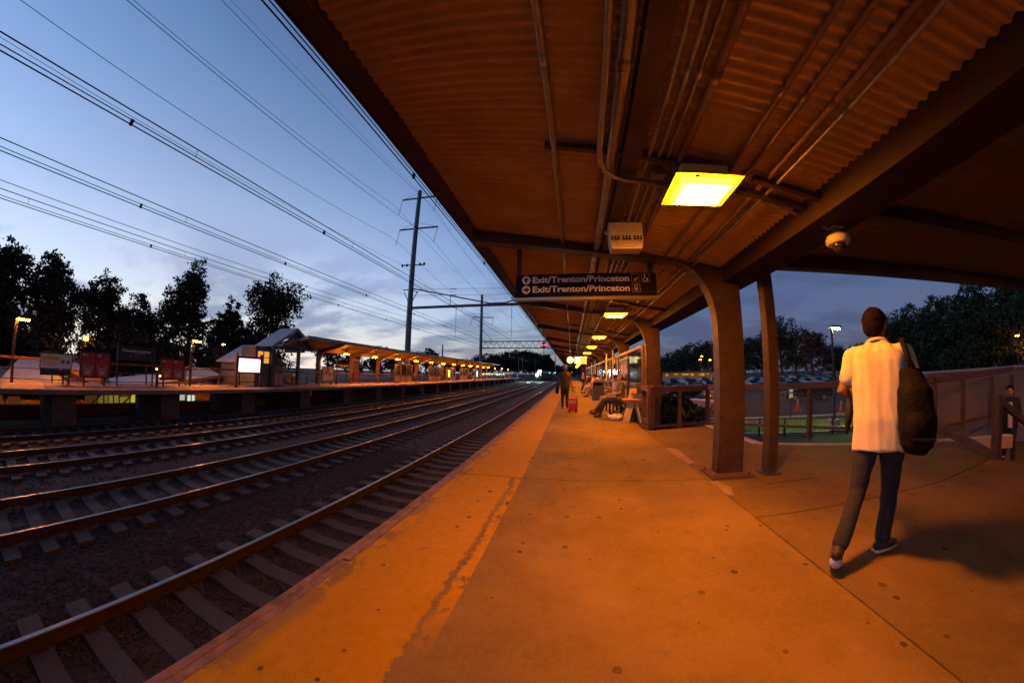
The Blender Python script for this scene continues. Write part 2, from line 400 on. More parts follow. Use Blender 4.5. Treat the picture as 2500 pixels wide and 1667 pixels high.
# walkway slab right of the joint, and its broken patches
walk = struct(bpy.data.objects.new('walkway', None)); C.objects.link(walk)
fe = [(3.25, 7.55), (3.28, 5.35), (4.2, 4.88), (6.15, 4.1), (7.6, 3.55)]
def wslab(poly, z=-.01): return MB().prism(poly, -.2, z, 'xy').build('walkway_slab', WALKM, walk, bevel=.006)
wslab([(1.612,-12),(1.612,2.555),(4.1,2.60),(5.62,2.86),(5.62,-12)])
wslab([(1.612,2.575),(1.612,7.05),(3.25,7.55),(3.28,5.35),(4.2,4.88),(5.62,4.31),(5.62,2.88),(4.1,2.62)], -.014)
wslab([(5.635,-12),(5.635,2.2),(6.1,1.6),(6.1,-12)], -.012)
stp = struct(bpy.data.objects.new('exit_steps', None)); C.objects.link(stp)
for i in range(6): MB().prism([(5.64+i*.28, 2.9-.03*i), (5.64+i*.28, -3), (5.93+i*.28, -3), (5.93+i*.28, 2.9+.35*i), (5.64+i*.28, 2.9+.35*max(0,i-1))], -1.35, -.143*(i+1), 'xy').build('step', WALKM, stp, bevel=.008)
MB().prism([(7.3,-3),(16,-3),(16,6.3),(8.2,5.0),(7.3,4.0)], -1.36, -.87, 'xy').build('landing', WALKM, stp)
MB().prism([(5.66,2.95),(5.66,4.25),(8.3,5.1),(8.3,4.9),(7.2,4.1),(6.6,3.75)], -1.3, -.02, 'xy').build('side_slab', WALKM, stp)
MB().prism([(1.62,4.3),(1.56,4.75),(1.60,5.3),(1.74,5.2),(1.72,4.7),(1.70,4.35)], -.05, .003, 'xy').build('repair_patch', mat('pale_mortar_patch', (.27,.19,.11), .9, var=.3, scale=9, bump=.5, bscale=30), walk)
MB().prism([(1.60,3.1),(1.58,3.55),(1.70,3.56),(1.73,3.3),(1.66,3.08)], -.05, .001, 'xy').build('repair_patch', mat('pale_mortar_patch', (.27,.19,.11)), walk)
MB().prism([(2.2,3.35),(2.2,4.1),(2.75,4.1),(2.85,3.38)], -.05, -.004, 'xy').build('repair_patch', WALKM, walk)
# kerb stones at the walkway's far edge and dark earth beyond
for (a, b_) in zip(fe[:-1], fe[1:]):
    MB().bar((a[0], a[1], -.10), (b_[0], b_[1], -.10), .16, .21).build('kerb_stone', CONC2, walk, bevel=.01)
e1 = [(3.33,7.7),(3.36,5.42),(4.26,4.98),(6.2,4.45),(8.2,5.2)]; e2 = [(4.6,9.2),(4.5,6.6),(5.2,6.1),(7.0,5.9),(9.0,6.4)]
gp = MB().add([(x, y, -.17) for x, y in e1]+[(x, y, GZ-.02) for x, y in e2], [(i, i+5, i+6, i+1) for i in range(4)]).build('grass_bank', GRASS); struct(gp)

# ------------------------------------------------------------------ near canopy
cano = thing('platform_canopy', 'long brown steel platform canopy with corrugated ceiling and arched columns', 'canopy', (1.95, 3.85, 0))
def zd(x): return 3.10 - (x+1.2)*.19
bents = [-8.4, -4.3, -.25, 3.85, 7.7, 11.85, 16.0, 20.15, 24.3, 28.45, 32.6, 36.75, 40.9, 45.05, 49.2, 53.35, 57.5]
arc = [(1.25 + .54*math.sin(R(a)), 1.80 + (.775)*math.cos(R(a))) for a in range(0, 91, 10)]
low_ = [(-1.26, zd(-1.26)-.17)] + [(x, zd(-1.26)-.17 - (x+1.26)*.153) for x in (-.6, .2, .8)] + arc
poly = low_ + [(1.79, 0.012), (2.12, .012), (2.12, 2.327), (1.918, 2.327), (1.918, zd(1.92)-.02), (-1.26, zd(-1.26)-.02)]
BW = MB().prism([(x-1.95, z) for x, z in poly], -.07, .07).mesh('bent', STEEL)
fl = MB(); pp = low_ + [(1.79, .012)]
for a, b_ in zip(pp[:-1], pp[1:]): fl.bar((a[0]-1.95-.004, 0, a[1]-.004), (b_[0]-1.95-.004, 0, b_[1]-.004), .165, .016, up=(.2,0,1) if abs(b_[0]-a[0]) > .02 else (1,0,0))
FLM = fl.mesh('flange', STEEL)
bpm = MB().box(-.29, .24, -.24, .17, -.02, .016)
for bx_, by_ in ((-.25,-.19),(.2,-.19),(-.25,.12),(.2,.12)): bpm.lathe([(.018,.016),(.018,.035),(.008,.035),(.008,.05)], (bx_, by_, 0), 6)
BPM = bpm.mesh('base_plate', mat('rusty_base_plate', (.10,.05,.03), .85, var=.4, scale=20))
for y in bents:
    o = link('bent', BW, cano, (0, y-3.85, 0)); link('flange', FLM, o); link('base_plate', BPM, o)
MB().box(-1.343, -1.20, -12, 60, 3.035, 3.235).build('edge_beam', STEEL, cano, True, bevel=.006)
MB().box(-1.362, -1.346, -12, 60, 3.03, 3.26).build('fascia', mat('dark_brown_fascia', (.06,.035,.025), .5, var=.3, scale=4), cano, True)
MB().box(1.922, 2.376, -12, 60, 2.332, 2.36).build('gutter_soffit', mat('dark_gutter_paint', (.030,.018,.012), .7, var=.2, spec=.15), cano, True)
MB().box(1.90, 1.921, -12, 60, 2.31, 2.53).build('gutter_beam', mat('dark_gutter_paint', (.04,.024,.016)), cano, True)
MB().box(2.0, 2.03, -12, 60, 2.365, 2.6).build('gutter_web', STEEL, cano, True)
# corrugated sheets
SW = .90; pitch = .075; ncor = int(SW/pitch); sv = []; xa, xb = -1.342, 1.95
nsx = 5
for k in range(ncor*6+3):
    y = k*pitch/6
    for j in range(nsx):
        x = xa + (xb-xa)*j/(nsx-1); sv.append((x-1.95, y, zd(x) + .012*math.cos(2*math.pi*y/pitch) + (.004 if k < 3 else 0)))
sf = [(k*nsx+j, k*nsx+j+1, (k+1)*nsx+j+1, (k+1)*nsx+j) for k in range(ncor*6+2) for j in range(nsx-1)]
SM = MB().add(sv, sf).mesh('roof_sheet', DECK, True)
rr = random.Random(4); k = 0
while -12+k*SW < 60:
    link('roof_sheet', SM, cano, (0, -12+k*SW-3.85, rr.uniform(-.004, .004))); k += 1
# purlin channel and conduit runs under the sheets
MB().box(.40, .53, -12, 60, 2.69, 2.765).build('purlin', STEEL, cano, True)
def conduit(x, z, r, y0=-12, y1=60, m=GALV, ends=None, wob=0.):
    rw = random.Random(int(x*1000)); pts = [(x + rw.uniform(-wob, wob), y, z + rw.uniform(-wob, wob)) for y in np.arange(y0, y1+.01, 3.)] if not ends else ends
    b = MB().tube(pts, r, 10); o = b.build('conduit', m, cano, True, smooth=True)
    if ends is None:
        for y in np.arange(max(y0, -3)+1.1, min(y1, 14), 3.05):
            MB().tube([(x-1.95, y-3.85, z), (x-1.95, y+.08-3.85, z)], r*1.14, 10).build('coupling', m, o, smooth=True)
    return o
conduit(-.075, 2.82, .024, wob=.004); conduit(.335, 2.74, .040, wob=.004)
conduit(.23, 2.70, .019, ends=[(.24,-12,2.74),(.235,1.72,2.70),(.235,1.86,2.68),(.25,1.98,2.67),(.29,2.07,2.66),(.36,2.13,2.655),(.47,2.17,2.65),(.80,2.2,2.63)])
DCON = mat('brown_painted_conduit', (.2, .12, .085), .45, .3, var=.2)
for x, z in ((.585, 2.70), (.655, 2.69), (.72, 2.69), (.80, 2.66)): conduit(x, z, .014 if x < .78 else .024, wob=.006, m=GALV if x < .78 else DCON)
for x, z, r in ((1.17, 2.61, .016), (1.30, 2.59, .016), (1.47, 2.565, .022), (1.53, 2.52, .014)): conduit(x, z, r, wob=.005, m=DCON if x < 1.5 else GALV)
# struts that carry the services
for y, x0, x1 in ((1.95, -.14, 1.05), (1.95, 1.35, 2.2), (2.12, 1.2, 2.2), (6.3, -.14, 1.9), (10.4, -.14, 1.9), (14.5, -.14, 1.9), (18.6, -.14, 1.9)):
    MB().bar((x0, y, zd(x0)-.06), (x1, y, zd(x1)-.06), .045, .045).build('strut', STEEL, cano, True)
MB().box(.62, .72, 2.02, 2.10, 2.60, 2.66).build('junction_box', DCON, cano, True, bevel=.005)

# canopy lamps
def lamp_fixture(loc, i):
    lab = 'glowing sodium box light with bent conduit beside the dome camera' if i == 0 else 'glowing sodium box light hanging in the row under the platform canopy'
    t = thing('ceiling_light', lab, 'ceiling light', loc, 0, None if i == 0 else 'sodium lights under the platform canopy')
    # flared reflector housing: rim, sloping sides, top box
    h = MB(); hw, hd = .245, .215
    ring = lambda a, b_, z: [(-a,-b_,z),(a,-b_,z),(a,b_,z),(-a,b_,z)]
    v_ = ring(hw, hd, 0)+ring(hw, hd, .012)+ring(.17, .14, .075)+ring(.17, .14, .13)
    f_ = [(a+4*k, (a+1) % 4+4*k, (a+1) % 4+4*k+4, a+4*k+4) for k in range(3) for a in range(4)]+[(12,13,14,15)]
    h.add(v_, f_); h.build('housing', SHADE, t)
    MB().box(-.018, .018, -.018, .018, .13, zd(loc[0])-loc[2]-.005).build('stem', STEEL, t)
    v_ = ring(.19, .165, .004)+ring(.185, .16, -.028)+ring(.170, .145, -.036)
    f_ = [(a+4*k+4, (a+1) % 4+4*k+4, (a+1) % 4+4*k, a+4*k) for k in range(2) for a in range(4)]+[(8,9,10,11)[::-1],(0,1,2,3)]
    lo = MB().add(v_, f_).build('lens', [LENSIDE, LENS], t); lo.data.polygons[8].material_index = 1
    return t
lys = [2.05, 6.95, 11.2, 15.2, 19.6, 24.2, 28.4, 32.6, 36.8, 41, 45.2, 49.4, 53.6, 57.8]
for i, y in enumerate(lys): lamp_fixture((.97, y, 2.49), i)
for y in (-6.8,): lamp_fixture((.97, y, 2.49), 1)

# side canopy over the exit path
sidec = thing('exit_canopy', 'low brown canopy over the exit path with one square column', 'canopy', (2.45, 3.72, 0))
MB().box(2.385, 2.525, 3.655, 3.795, .0, 2.49).build('column', STEEL, sidec, True, bevel=.01)
MB().box(2.34, 2.57, 3.61, 3.84, -.02, .012).build('base_plate', STEEL, sidec, True)
MB().box(2.38, 12.5, 3.64, 3.80, 2.49, 2.66).build('end_beam', STEEL, sidec, True)
MB().box(2.38, 2.52, -10, 3.64, 2.44, 2.66).build('side_beam', STEEL, sidec, True)
sm2 = []; nf = []; ns2 = 0
for k in range(0, 24*4+1):
    y = k*.9/96*1.0
    for j, x in enumerate((2.40, 12.5)): sm2.append((x-2.45, y, 2.68 + .014*math.cos(2*math.pi*y/.15)))
nf = [(2*k, 2*k+1, 2*k+3, 2*k+2) for k in range(96)]
SM2 = MB().add(sm2, nf).mesh('roof_sheet', mat('dark_roof_sheet', (.13, .088, .06), .7, var=.25, scale=2.2), True)
for k in range(15): link('roof_sheet', SM2, sidec, (0, 3.75-.9*(k+1)-3.72, 0))
for y in (2.3, -1.2, -4.5): MB().box(2.52, 12.5, y-.06, y+.06, 2.54, 2.66).build('rafter', STEEL, sidec, True)
lamp_fixture((9.2, .8, 2.5), 1)['label'] = 'glowing sodium box light under the exit path canopy'

# ------------------------------------------------------------------ far platform
FX = -15.40
fpl = struct(bpy.data.objects.new('far_platform', None)); C.objects.link(fpl)
FCON = concrete_floor('far_platform_concrete', (.26, .19, .13), False)
yy = -12.2
while yy < 94.5:
    MB().box(-19.6, FX, yy+.006, yy+4.14, -.16, 0).build('platform_slab', FCON, fpl); yy += 4.15
k = 0; yy = 2.75-4.15*2
while yy < 93:
    MB().box(-19.0, -15.75, yy-.42, yy+.42, GZ-.1, -.165).build('pier', DCONC, fpl); yy += 4.15
yy = -12
while yy < 60:
    MB().box(-19.45, -19.25, yy+.01, yy+4.14, GZ-.1, -.97).build('wall_panel', mat('brown_block_wall', (.16,.10,.075), .9, var=.3, scale=3, bump=.3, bscale=20), fpl)
    MB().box(-19.5, -19.2, yy+.01, yy+4.14, -.965, -.90).build('wall_cap', DCONC, fpl); yy += 4.15
# railing at the back of the far platform
rail = thing('platform_railing', 'long brown metal railing at the back of the far platform', 'railing', (-18.7, 0, 0))
for z in (.52, .12): MB().bar((-18.7, -8, z), (-18.7, 90, z), .035, .035).build('rail', STEEL2, rail, True)
MB().bar((-18.7, -8, .9), (-18.7, 90, .9), .07, .1).build('top_rail', STEEL2, rail, True)
PM = MB().box(-.03, .03, -.03, .03, 0, .9).mesh('post', STEEL2)
for i in range(48): link('post', PM, rail, (0, -7.6+i*2.07, 0))

# boards and signs along the far platform
def board(name, label, cat, y0, y1, z0, z1, x=-17.5, m=WHITE, posts=True, frame=BLACK, depth=.05, legs=None):
    t = thing(name, label, cat, (x, (y0+y1)/2, 0)); w2 = (y1-y0)/2
    MB().box(-depth, 0, -w2, w2, z0, z1).build('panel', m, t)
    fr = .025
    for a in (-w2-fr, w2): MB().box(-depth-.01, .012, a, a+fr, z0-fr, z1+fr).build('frame', frame, t)
    for z in (z0-fr, z1): MB().box(-depth-.008, .010, -w2, w2, z, z+fr).build('frame', frame, t)
    if posts:
        for a in (legs or (-w2*.7, w2*.7)): MB().box(-depth-.05, -depth-.012, a-.03, a+.03, 0, z1*.98).build('post', BLACK, t)
    return t
b1 = board('billboard', 'white advertising billboard with yellow banner and dark lower panel', 'billboard', 2.12, 3.27, .62, 1.14, legs=(.3, .52))
MB().box(-.05, .003, -.575, .575, .36, .59).build('lower_panel', mat('dark_blue_panel', (.02,.022,.03), .6, var=.2), b1)
put_text('STAND OUT', b1, (.014, -.52, 1.17), .085, mat('yellow_print', (.75,.5,.03), .6, var=0), '+x', width=.55)
MB().box(.002, .006, -.52, .12, .90, 1.04).build('yellow_banner', mat('yellow_print', (.75,.5,.03), .6, var=0), b1)
for yc in (.24, .44):
    MB().lathe([(.075, .002), (.075, .008)], (0, yc, .87), 14, 'x').build('figure_print', mat('brown_print', (.25,.16,.12), .6, var=.4, scale=30), b1)
for i, z in enumerate((.83, .77, .71)): MB().box(.002, .005, -.5, -.05+.05*i, z, z+.018).build('print_line', mat('pink_print', (.5,.3,.28), .6, var=0), b1)
REDP = mat('red_poster', (.42, .035, .025), .55, var=.35, scale=5); CREAM = mat('cream_print', (.72,.5,.42), .6, var=.1)
for lab, y0, y1, z0, z1 in (('pair of dim red coffee cup posters beside the white billboard', 3.62, 4.80, .34, 1.32), ('pair of bright red coffee cup posters by the lamp post', 7.12, 8.30, .34, 1.28)):
    b2 = board('poster_pair', lab, 'poster', y0, y1, z0, z1, m=BLACK)
    for s in (-1, 1):
        c = s*.295
        p = MB().box(.002, .012, c-.275, c+.275, z0+.02, z1-.02).build('poster', REDP, b2)
        # cup: rim ellipse, body, coffee
        cup = MB(); zz = z0+.42
        cup.prism([(c+.21*math.cos(R(a)), zz+.05*math.sin(R(a))) for a in range(0, 360, 20)], .0125, .0165, 'yz')
        cup.build('cup_rim', CREAM, b2)
        MB().prism([(c+.18*math.cos(R(a)), zz+.034*math.sin(R(a))) for a in range(0, 360, 20)], .0166, .0185, 'yz').build('cup_coffee', mat('coffee_print', (.10,.03,.02), .6, var=0), b2)
        MB().prism([(c-.20, zz-.03), (c-.14, z0+.07), (c+.14, z0+.07), (c+.20, zz-.03)], .0125, .0155, 'yz').build('cup_body', mat('brown_cup_print', (.5,.22,.16), .6, var=.25, scale=12), b2)
        MB().box(.0156, .018, c-.07, c+.06, z0+.14, z0+.24).build('cup_label', CREAM, b2)
        MB().box(.0125, .015, c-.25, c-.05, z1-.16, z1-.07).build('headline', mat('pink_print', (.5,.3,.28)), b2)
b3 = board('station_sign', 'wide black station name sign with white lettering on two thin posts', 'sign', 5.12, 6.80, 1.15, 1.66, m=BLACK, legs=(-.8, .8), frame=DARK)
put_text('Princeton Junction', b3, (.005, -.66, 1.46), .17, WHITE, '+x', width=1.3, bold=.003)
put_text('at West Windsor', b3, (.005, -.10, 1.38), .075, mat('dim_white_print', (.4,.4,.38), .6, var=0), '+x', width=.5)
put_text('Trenton', b3, (.005, -.18, 1.25), .09, mat('dim_white_print', (.4,.4,.38)), '+x', width=.32)
MB().lathe([(.04, .002), (.04, .006)], (0, -.29, 1.285), 16, 'x').build('route_disc', mat('dim_white_print', (.4,.4,.38)), b3)
# post with two amber lamps
t = thing('amber_lamp_post', 'short black post with two small amber lamps near station sign', 'lamp post', (-17.4, 6.92, 0))
MB().box(-.04, .04, -.05, .05, 0, .98).build('post', BLACK, t)
for dy, z in ((-.07, .80), (.10, .50)):
    MB().box(.0, .09, dy-.06, dy+.06, z-.04, z+.05).build('lamp_shade', BLACK, t); MB().lathe([(.035, .09), (.045, .105), (.03, .125)], (0, dy, z), 12, 'x').build('lamp', emis('amber_bulb', (1,.42,.03), 14), t)
# lamp posts
def plat_lamp(y, label, plates=False, x=-18.3, h=2.33):
    t = thing('platform_lamp', label, 'lamp post', (x, y, 0), 0, 'lamp posts on the far platform')
    MB().box(-.055, .055, -.055, .055, 0, h).build('post', STEEL2, t)
    MB().prism([(-.06, h-.02), (.05, h+.07), (.42, h+.05), (.5, h-.01), (.46, h-.03)], -.13, .13, 'yz').build('lamp_head', STEEL2, t)
    MB().box(-.11, .11, .02, .46, h-.075, h-.032).build('lens', LENSFAR, t)
    if plates:
        for i in range(5): MB().box(.058, .07, -.11, .11, h-.62+i*.075, h-.62+i*.075+.055).build('plate', WHITE, t)
    return t
plat_lamp(1.2, 'brown lamp post with sodium lamp left of the white billboard'); plat_lamp(9.05, 'brown lamp post with stacked small plates and sodium lamp', True)
# bright screen
t = thing('advertising_screen', 'bright glowing digital advertising screen on two brown posts', 'screen', (-17.0, 11.9, 0))
for a in (-.86, .80): MB().box(-.06, .06, a-.06, a+.06, 0, 1.84).build('post', STEEL2, t)
MB().box(-.10, .02, -.80, .74, .76, 1.68).build('case', BLACK, t)
def screen_mat():
    m = bpy.data.materials.new('lit_advert_screen'); m.use_nodes = True; tt = m.node_tree; tt.nodes.clear()
    o = tt.nodes.new('ShaderNodeOutputMaterial'); e = tt.nodes.new('ShaderNodeEmission'); tt.links.new(e.outputs[0], o.inputs[0])
    c = tt.nodes.new('ShaderNodeTexCoord'); s = tt.nodes.new('ShaderNodeSeparateXYZ'); tt.links.new(c.outputs['Generated'], s.inputs[0])
    r = tt.nodes.new('ShaderNodeValToRGB'); r.color_ramp.interpolation = 'CONSTANT'; tt.links.new(s.outputs[2], r.inputs[0])
    r.color_ramp.elements[0].color = (1, .25, .55, 1); r.color_ramp.elements[1].position = .06; r.color_ramp.elements[1].color = (.85, 1, 1, 1); x = r.color_ramp.elements.new(.90); x.color = (1, .2, .5, 1)
    tt.links.new(r.outputs[0], e.inputs[0]); e.inputs[1].default_value = 5.5; return m
MB().box(.021, .03, -.70, .70, .84, 1.57).build('display', screen_mat(), t)
MB().prism([(.28+.09*math.cos(R(a)), 1.30+.11*math.sin(R(a))) for a in range(0, 360, 24)], .0302, .032, 'yz').build('print_mark', emis('pale_grey_print', (.8,.85,.85), 3.0), t)
MB().box(-.05, .05, -.78, .72, .26, .31).build('cross_rail', STEEL2, t)

# gabled stair tower
tw = thing('stair_tower', 'grey gabled stair tower with open timbered front and lit windows', 'building', (-17.8, 15.4, 0))
def roof_pair(y0, z0, yr, zr, y1, x0, x1, par, th=.07, name='roof'):
    for (ya, yb) in ((y0, yr), (y1, yr)):
        MB().add([(x0,ya,z0),(x1,ya,z0),(x1,yb,zr),(x0,yb,zr),(x0,ya,z0+th),(x1,ya,z0+th),(x1,yb,zr+th),(x0,yb,zr+th)], [(0,1,2,3),(4,7,6,5),(0,4,5,1),(1,5,6,2),(2,6,7,3),(3,7,4,0)]).build(name, GREYROOF, par, True)
roof_pair(13.42, 2.40, 15.38, 3.68, 17.3, -18.75, -16.95, tw)
for s in (-1, 1):      # white barge boards, rafters and braces inside the gable
    MB().bar((-16.94, 15.38+s*1.96, 2.37), (-16.94, 15.38, 3.66), .03, .16, up=(0,0,1)).build('barge_board', CONC2, tw, True)
    MB().bar((-17.3, 15.38+s*1.7, 2.45), (-17.3, 15.38+s*.1, 3.5), .06, .12).build('brace', STEEL2, tw, True)
    MB().bar((-17.3, 15.38+s*.95, 2.4), (-17.3, 15.38, 3.3), .06, .08).build('brace', STEEL2, tw, True)
MB().bar((-17.3, 13.6, 2.42), (-17.3, 17.2, 2.42), .08, .12).build('tie_beam', STEEL2, tw, True)
MB().box(-18.7, -17.25, 12.45, 13.62, 0, 2.34).build('wall', mat('slate_blue_cladding', (.12,.13,.15), .6, var=.2), tw, True)
MB().box(-17.2, -17.0, 13.5, 13.74, 0, 2.4).build('post', DARK, tw, True); MB().box(-18.7, -18.5, 17.0, 17.2, 0, 2.4).build('post', DARK, tw, True)
WINO = emis('amber_lit_window', (1, .40, .07), .9)
for a in (12.62, 13.08):
    MB().box(-17.246, -17.23, a, a+.36, 1.38, 2.06).build('window', WINO, tw, True); MB().box(-17.245, -17.22, a, a+.36, 1.69, 1.73).build('glazing_bar', DARK, tw, True)
lowr = thing('stair_roof', 'lower grey hipped stair roof stepping down behind the stair tower', 'roof', (-20.2, 14.2, 0))
roof_pair(12.33, 1.33, 14.25, 2.48, 16.2, -21.4, -18.9, lowr)
MB().box(-21.2, -19.1, 12.6, 16.0, GZ, 1.35).build('wall', mat('slate_blue_cladding', (.12,.13,.15)), lowr, True)
# ramp roofs at street level behind the platform
ra = thing('ramp_roof', 'flat pale grey ramp roof behind the white billboard', 'roof', (-22, 3, GZ))
MB().add([(-20.2,.6,-.35),(-20.2,5.2,-.35),(-23.6,4.6,.86),(-23.6,1.9,.86),(-23.6,1.9,.74),(-20.2,.6,-.47),(-20.2,5.2,-.47),(-23.6,4.6,.74)], [(0,1,2,3),(5,4,7,6),(0,5,6,1),(1,6,7,2),(2,7,4,3),(3,4,5,0)]).build('roof', GREYROOF, ra, True)
for y in (1.2, 4.6): MB().box(-21.1, -20.9, y-.08, y+.08, GZ, -.22).build('post', STEEL2, ra, True)
rb = thing('ramp_roof', 'long sloping grey ramp roof rising towards the stair tower', 'roof', (-22, 10, GZ))
MB().add([(-20.6,6.0,-.30),(-20.6,12.3,.52),(-23.5,12.9,.84),(-23.5,6.4,.02),(-20.6,6.0,-.42),(-20.6,12.3,.40),(-23.5,12.9,.72),(-23.5,6.4,-.10)], [(0,1,2,3),(5,4,7,6),(0,4,5,1),(1,5,6,2),(2,6,7,3),(3,7,4,0)]).build('roof', GREYROOF, rb, True)
MB().bar((-20.55,6.0,-.40), (-20.55,12.3,.42), .08, .16).build('fascia', STEEL2, rb, True)
for y in (7, 9.5, 12): MB().box(-21.1, -20.95, y-.07, y+.07, GZ, -.36+(y-6)*.13).build('post', STEEL2, rb, True)
# lit stair strings seen behind the posters
sg = thing('lit_stairway', 'amber lit stairway with sloping strings behind the red posters', 'stairway', (-21, 4.4, GZ))
for i in range(4): MB().bar((-20.3-i*.35, 3.3+i*.1, .42), (-20.3-i*.35, 5.3+i*.1, -.45), .05, .16).build('string', STEEL2, sg, True)
for i in range(7): MB().box(-21.5, -20.2, 3.5+i*.26, 3.75+i*.26, .2-i*.13, .24-i*.13).build('tread', CONC2, sg, True)
MB().box(-21.6, -21.5, 3.2, 5.6, -.8, .5).build('back_wall', mat('ochre_wall', (.5,.32,.1), .8, var=.2), sg, True)
MB().box(-21.0, -20.8, 3.2, 3.5, .58, .64).build('lamp', emis('amber_bulb_soft', (1,.42,.03), 30), sg, True)
# lower building with lit windows seen below the platform
lb = thing('concourse_building', 'low station building with yellow lit windows seen beneath the far platform', 'building', (-22, 10, GZ))
MB().box(-24, -20.45, -4, 30, GZ, -.56).build('wall', mat('ochre_wall_dark', (.2,.12,.06), .8, var=.3), lb, True)
for i, (a, b_, z0, z1, c, s_) in enumerate(((.4,1.0,-1.05,-.66,(1,.35,.08),.16),(1.2,1.7,-1.05,-.7,(1,.3,.08),.14),(2.55,2.98,-1.06,-.62,(1,.33,.06),.45),(4.5,5.05,-1.08,-.64,(1,.4,.12),.12),(5.12,5.6,-1.1,-.64,(.9,.7,.1),.28),(5.65,6.1,-1.1,-.64,(.9,.8,.1),.4),(6.2,6.66,-1.1,-.72,(.8,.8,.08),.4),(6.75,7.35,-1.1,-.62,(.8,.9,.05),.95),(9.45,9.8,-.95,-.65,(.8,1,.8),.9),(9.98,10.42,-1.08,-.68,(.75,1,.85),1.5),(10.6,12.0,-1.2,-1.1,(1,.4,.1),.5),(14.85,15.7,-1.34,-.62,(1,.42,.16),.26),(15.8,16.9,-1.34,-.62,(1,.5,.25),.12),(19,20.6,-1.3,-.66,(1,.45,.18),.12),(23,25,-1.3,-.66,(1,.45,.18),.10))):
    MB().box(-20.448, -20.43, a, b_, z0, z1).build('window', emis('window_%d' % i, c, s_*.5), lb, True)
for a in (.7, 1.1, 5.38, 5.85, 7.05, 9.9, 10.2, 15.3, 16.3): MB().box(-20.428, -20.40, a-.03, a+.03, -1.36, -.6).build('mullion', DARK, lb, True)
for y_ in (4.9, 6.45): MB().bar((-20.35, y_-.3, -1.2), (-20.35, y_+.3, -.62), .04, .08).build('brace', DARK, lb, True)
# far canopy
fc = thing('far_canopy', 'long canopy with pale fascia over the opposite platform', 'canopy', (-19.0, 19.5, 0))
def zf(x): return 3.2 + (x+16)*.197
FY0, FY1 = 15.5, 71.5
yy = FY0
FSM = MB().add([(-16-(-19.0),0,zf(-16)),(-16+19.0,1.0,zf(-16)),(-19.4+19,1.0,zf(-19.4)),(-19.4+19,0,zf(-19.4)),(3,0,zf(-16)+.05),(3,1,zf(-16)+.05),(-.4,1,zf(-19.4)+.05),(-.4,0,zf(-19.4)+.05)], [(0,1,2,3),(7,6,5,4),(0,4,5,1),(2,6,7,3),(1,5,6,2),(3,7,4,0)]).mesh('roof_sheet', DECK)
while yy < FY1-.1: link('roof_sheet', FSM, fc, (0, yy-19.5, 0)); yy += 1.0
PALE = mat('pale_fascia', (.42, .43, .42), .5, var=.1)
MB().box(-16.0, -15.94, FY0, FY1, 3.08, 3.27).build('fascia', PALE, fc, True)
MB().bar((-15.95, FY0-.02, zf(-15.95)-.03), (-19.45, FY0-.02, zf(-19.45)-.03), .05, .20).build('end_fascia', PALE, fc, True)
bp_ = [(-16.05, zf(-16.05)-.14), (-17.9, zf(-17.9)-.2), (-18.3, zf(-18.3)-.3), (-18.62, 2.2), (-18.75, 1.85), (-18.75, 0), (-19.1, 0), (-19.1, zf(-19.1)-.01), (-16.05, zf(-16.05)-.01)]
FBM = MB().prism([(x+19, z) for x, z in bp_], -.09, .09).mesh('bent', STEEL2)
for i in range(13): link('bent', FBM, fc, (0, i*4.2, 0))
for i in range(13):
    y = 17.3+i*4.2 if i else 17.5
    if i == 0: continue
    t = thing('far_ceiling_light', 'small glowing sodium light in the row under the opposite canopy', 'ceiling light', (-17.9, 21.7+(i-1)*4.2, 2.5), 0, 'sodium lights under the opposite canopy')
    h = MB(); h.add([(-.2,-.2,0),(.2,-.2,0),(.2,.2,0),(-.2,.2,0),(-.12,-.12,.1),(.12,-.12,.1),(.12,.12,.1),(-.12,.12,.1)], [(0,1,5,4),(1,2,6,5),(2,3,7,6),(3,0,4,7),(4,5,6,7)]); h.build('housing', STEEL2, t)
    MB().box(-.15, .15, -.15, .15, -.05, -.004).build('lens', LENSFAR, t); MB().box(-.015, .015, -.015, .015, .1, zf(-17.9)-2.5).build('stem', STEEL2, t)
for y in (75, 83, 91.2):
    plat_lamp(y, 'lamp post with sodium lamp past the far end of the opposite canopy', x=-18.2, h=2.55)
# hanging exit sign of the far canopy
t = thing('hanging_sign', 'dark hanging direction sign under the end of the opposite canopy', 'sign', (-17.65, 15.85, 0))
MB().box(-.95, .95, -.04, .04, 2.24, 2.56).build('panel', BLACK, t); MB().box(-.96, .96, -.05, .05, 2.19, 2.235).build('light_tube', GALV, t)
for x in (-.75, .75): MB().box(x-.015, x+.015, -.015, .015, 2.56, zf(-17.65+x)).build('hanger', BLACK, t)
put_text('Trains To Newark, NY', t, (-.72, -.045, 2.44), .10, LWHITE, '-y', width=1.15); put_text('Princeton Newark, NY', t, (-.80, -.045, 2.29), .10, LWHITE, '-y', width=1.25)
for z in (2.44, 2.29):
    for x in (.55, .72): MB().box(x, x+.10, -.046, -.041, z-.01, z+.09).build('pictogram', LWHITE, t)
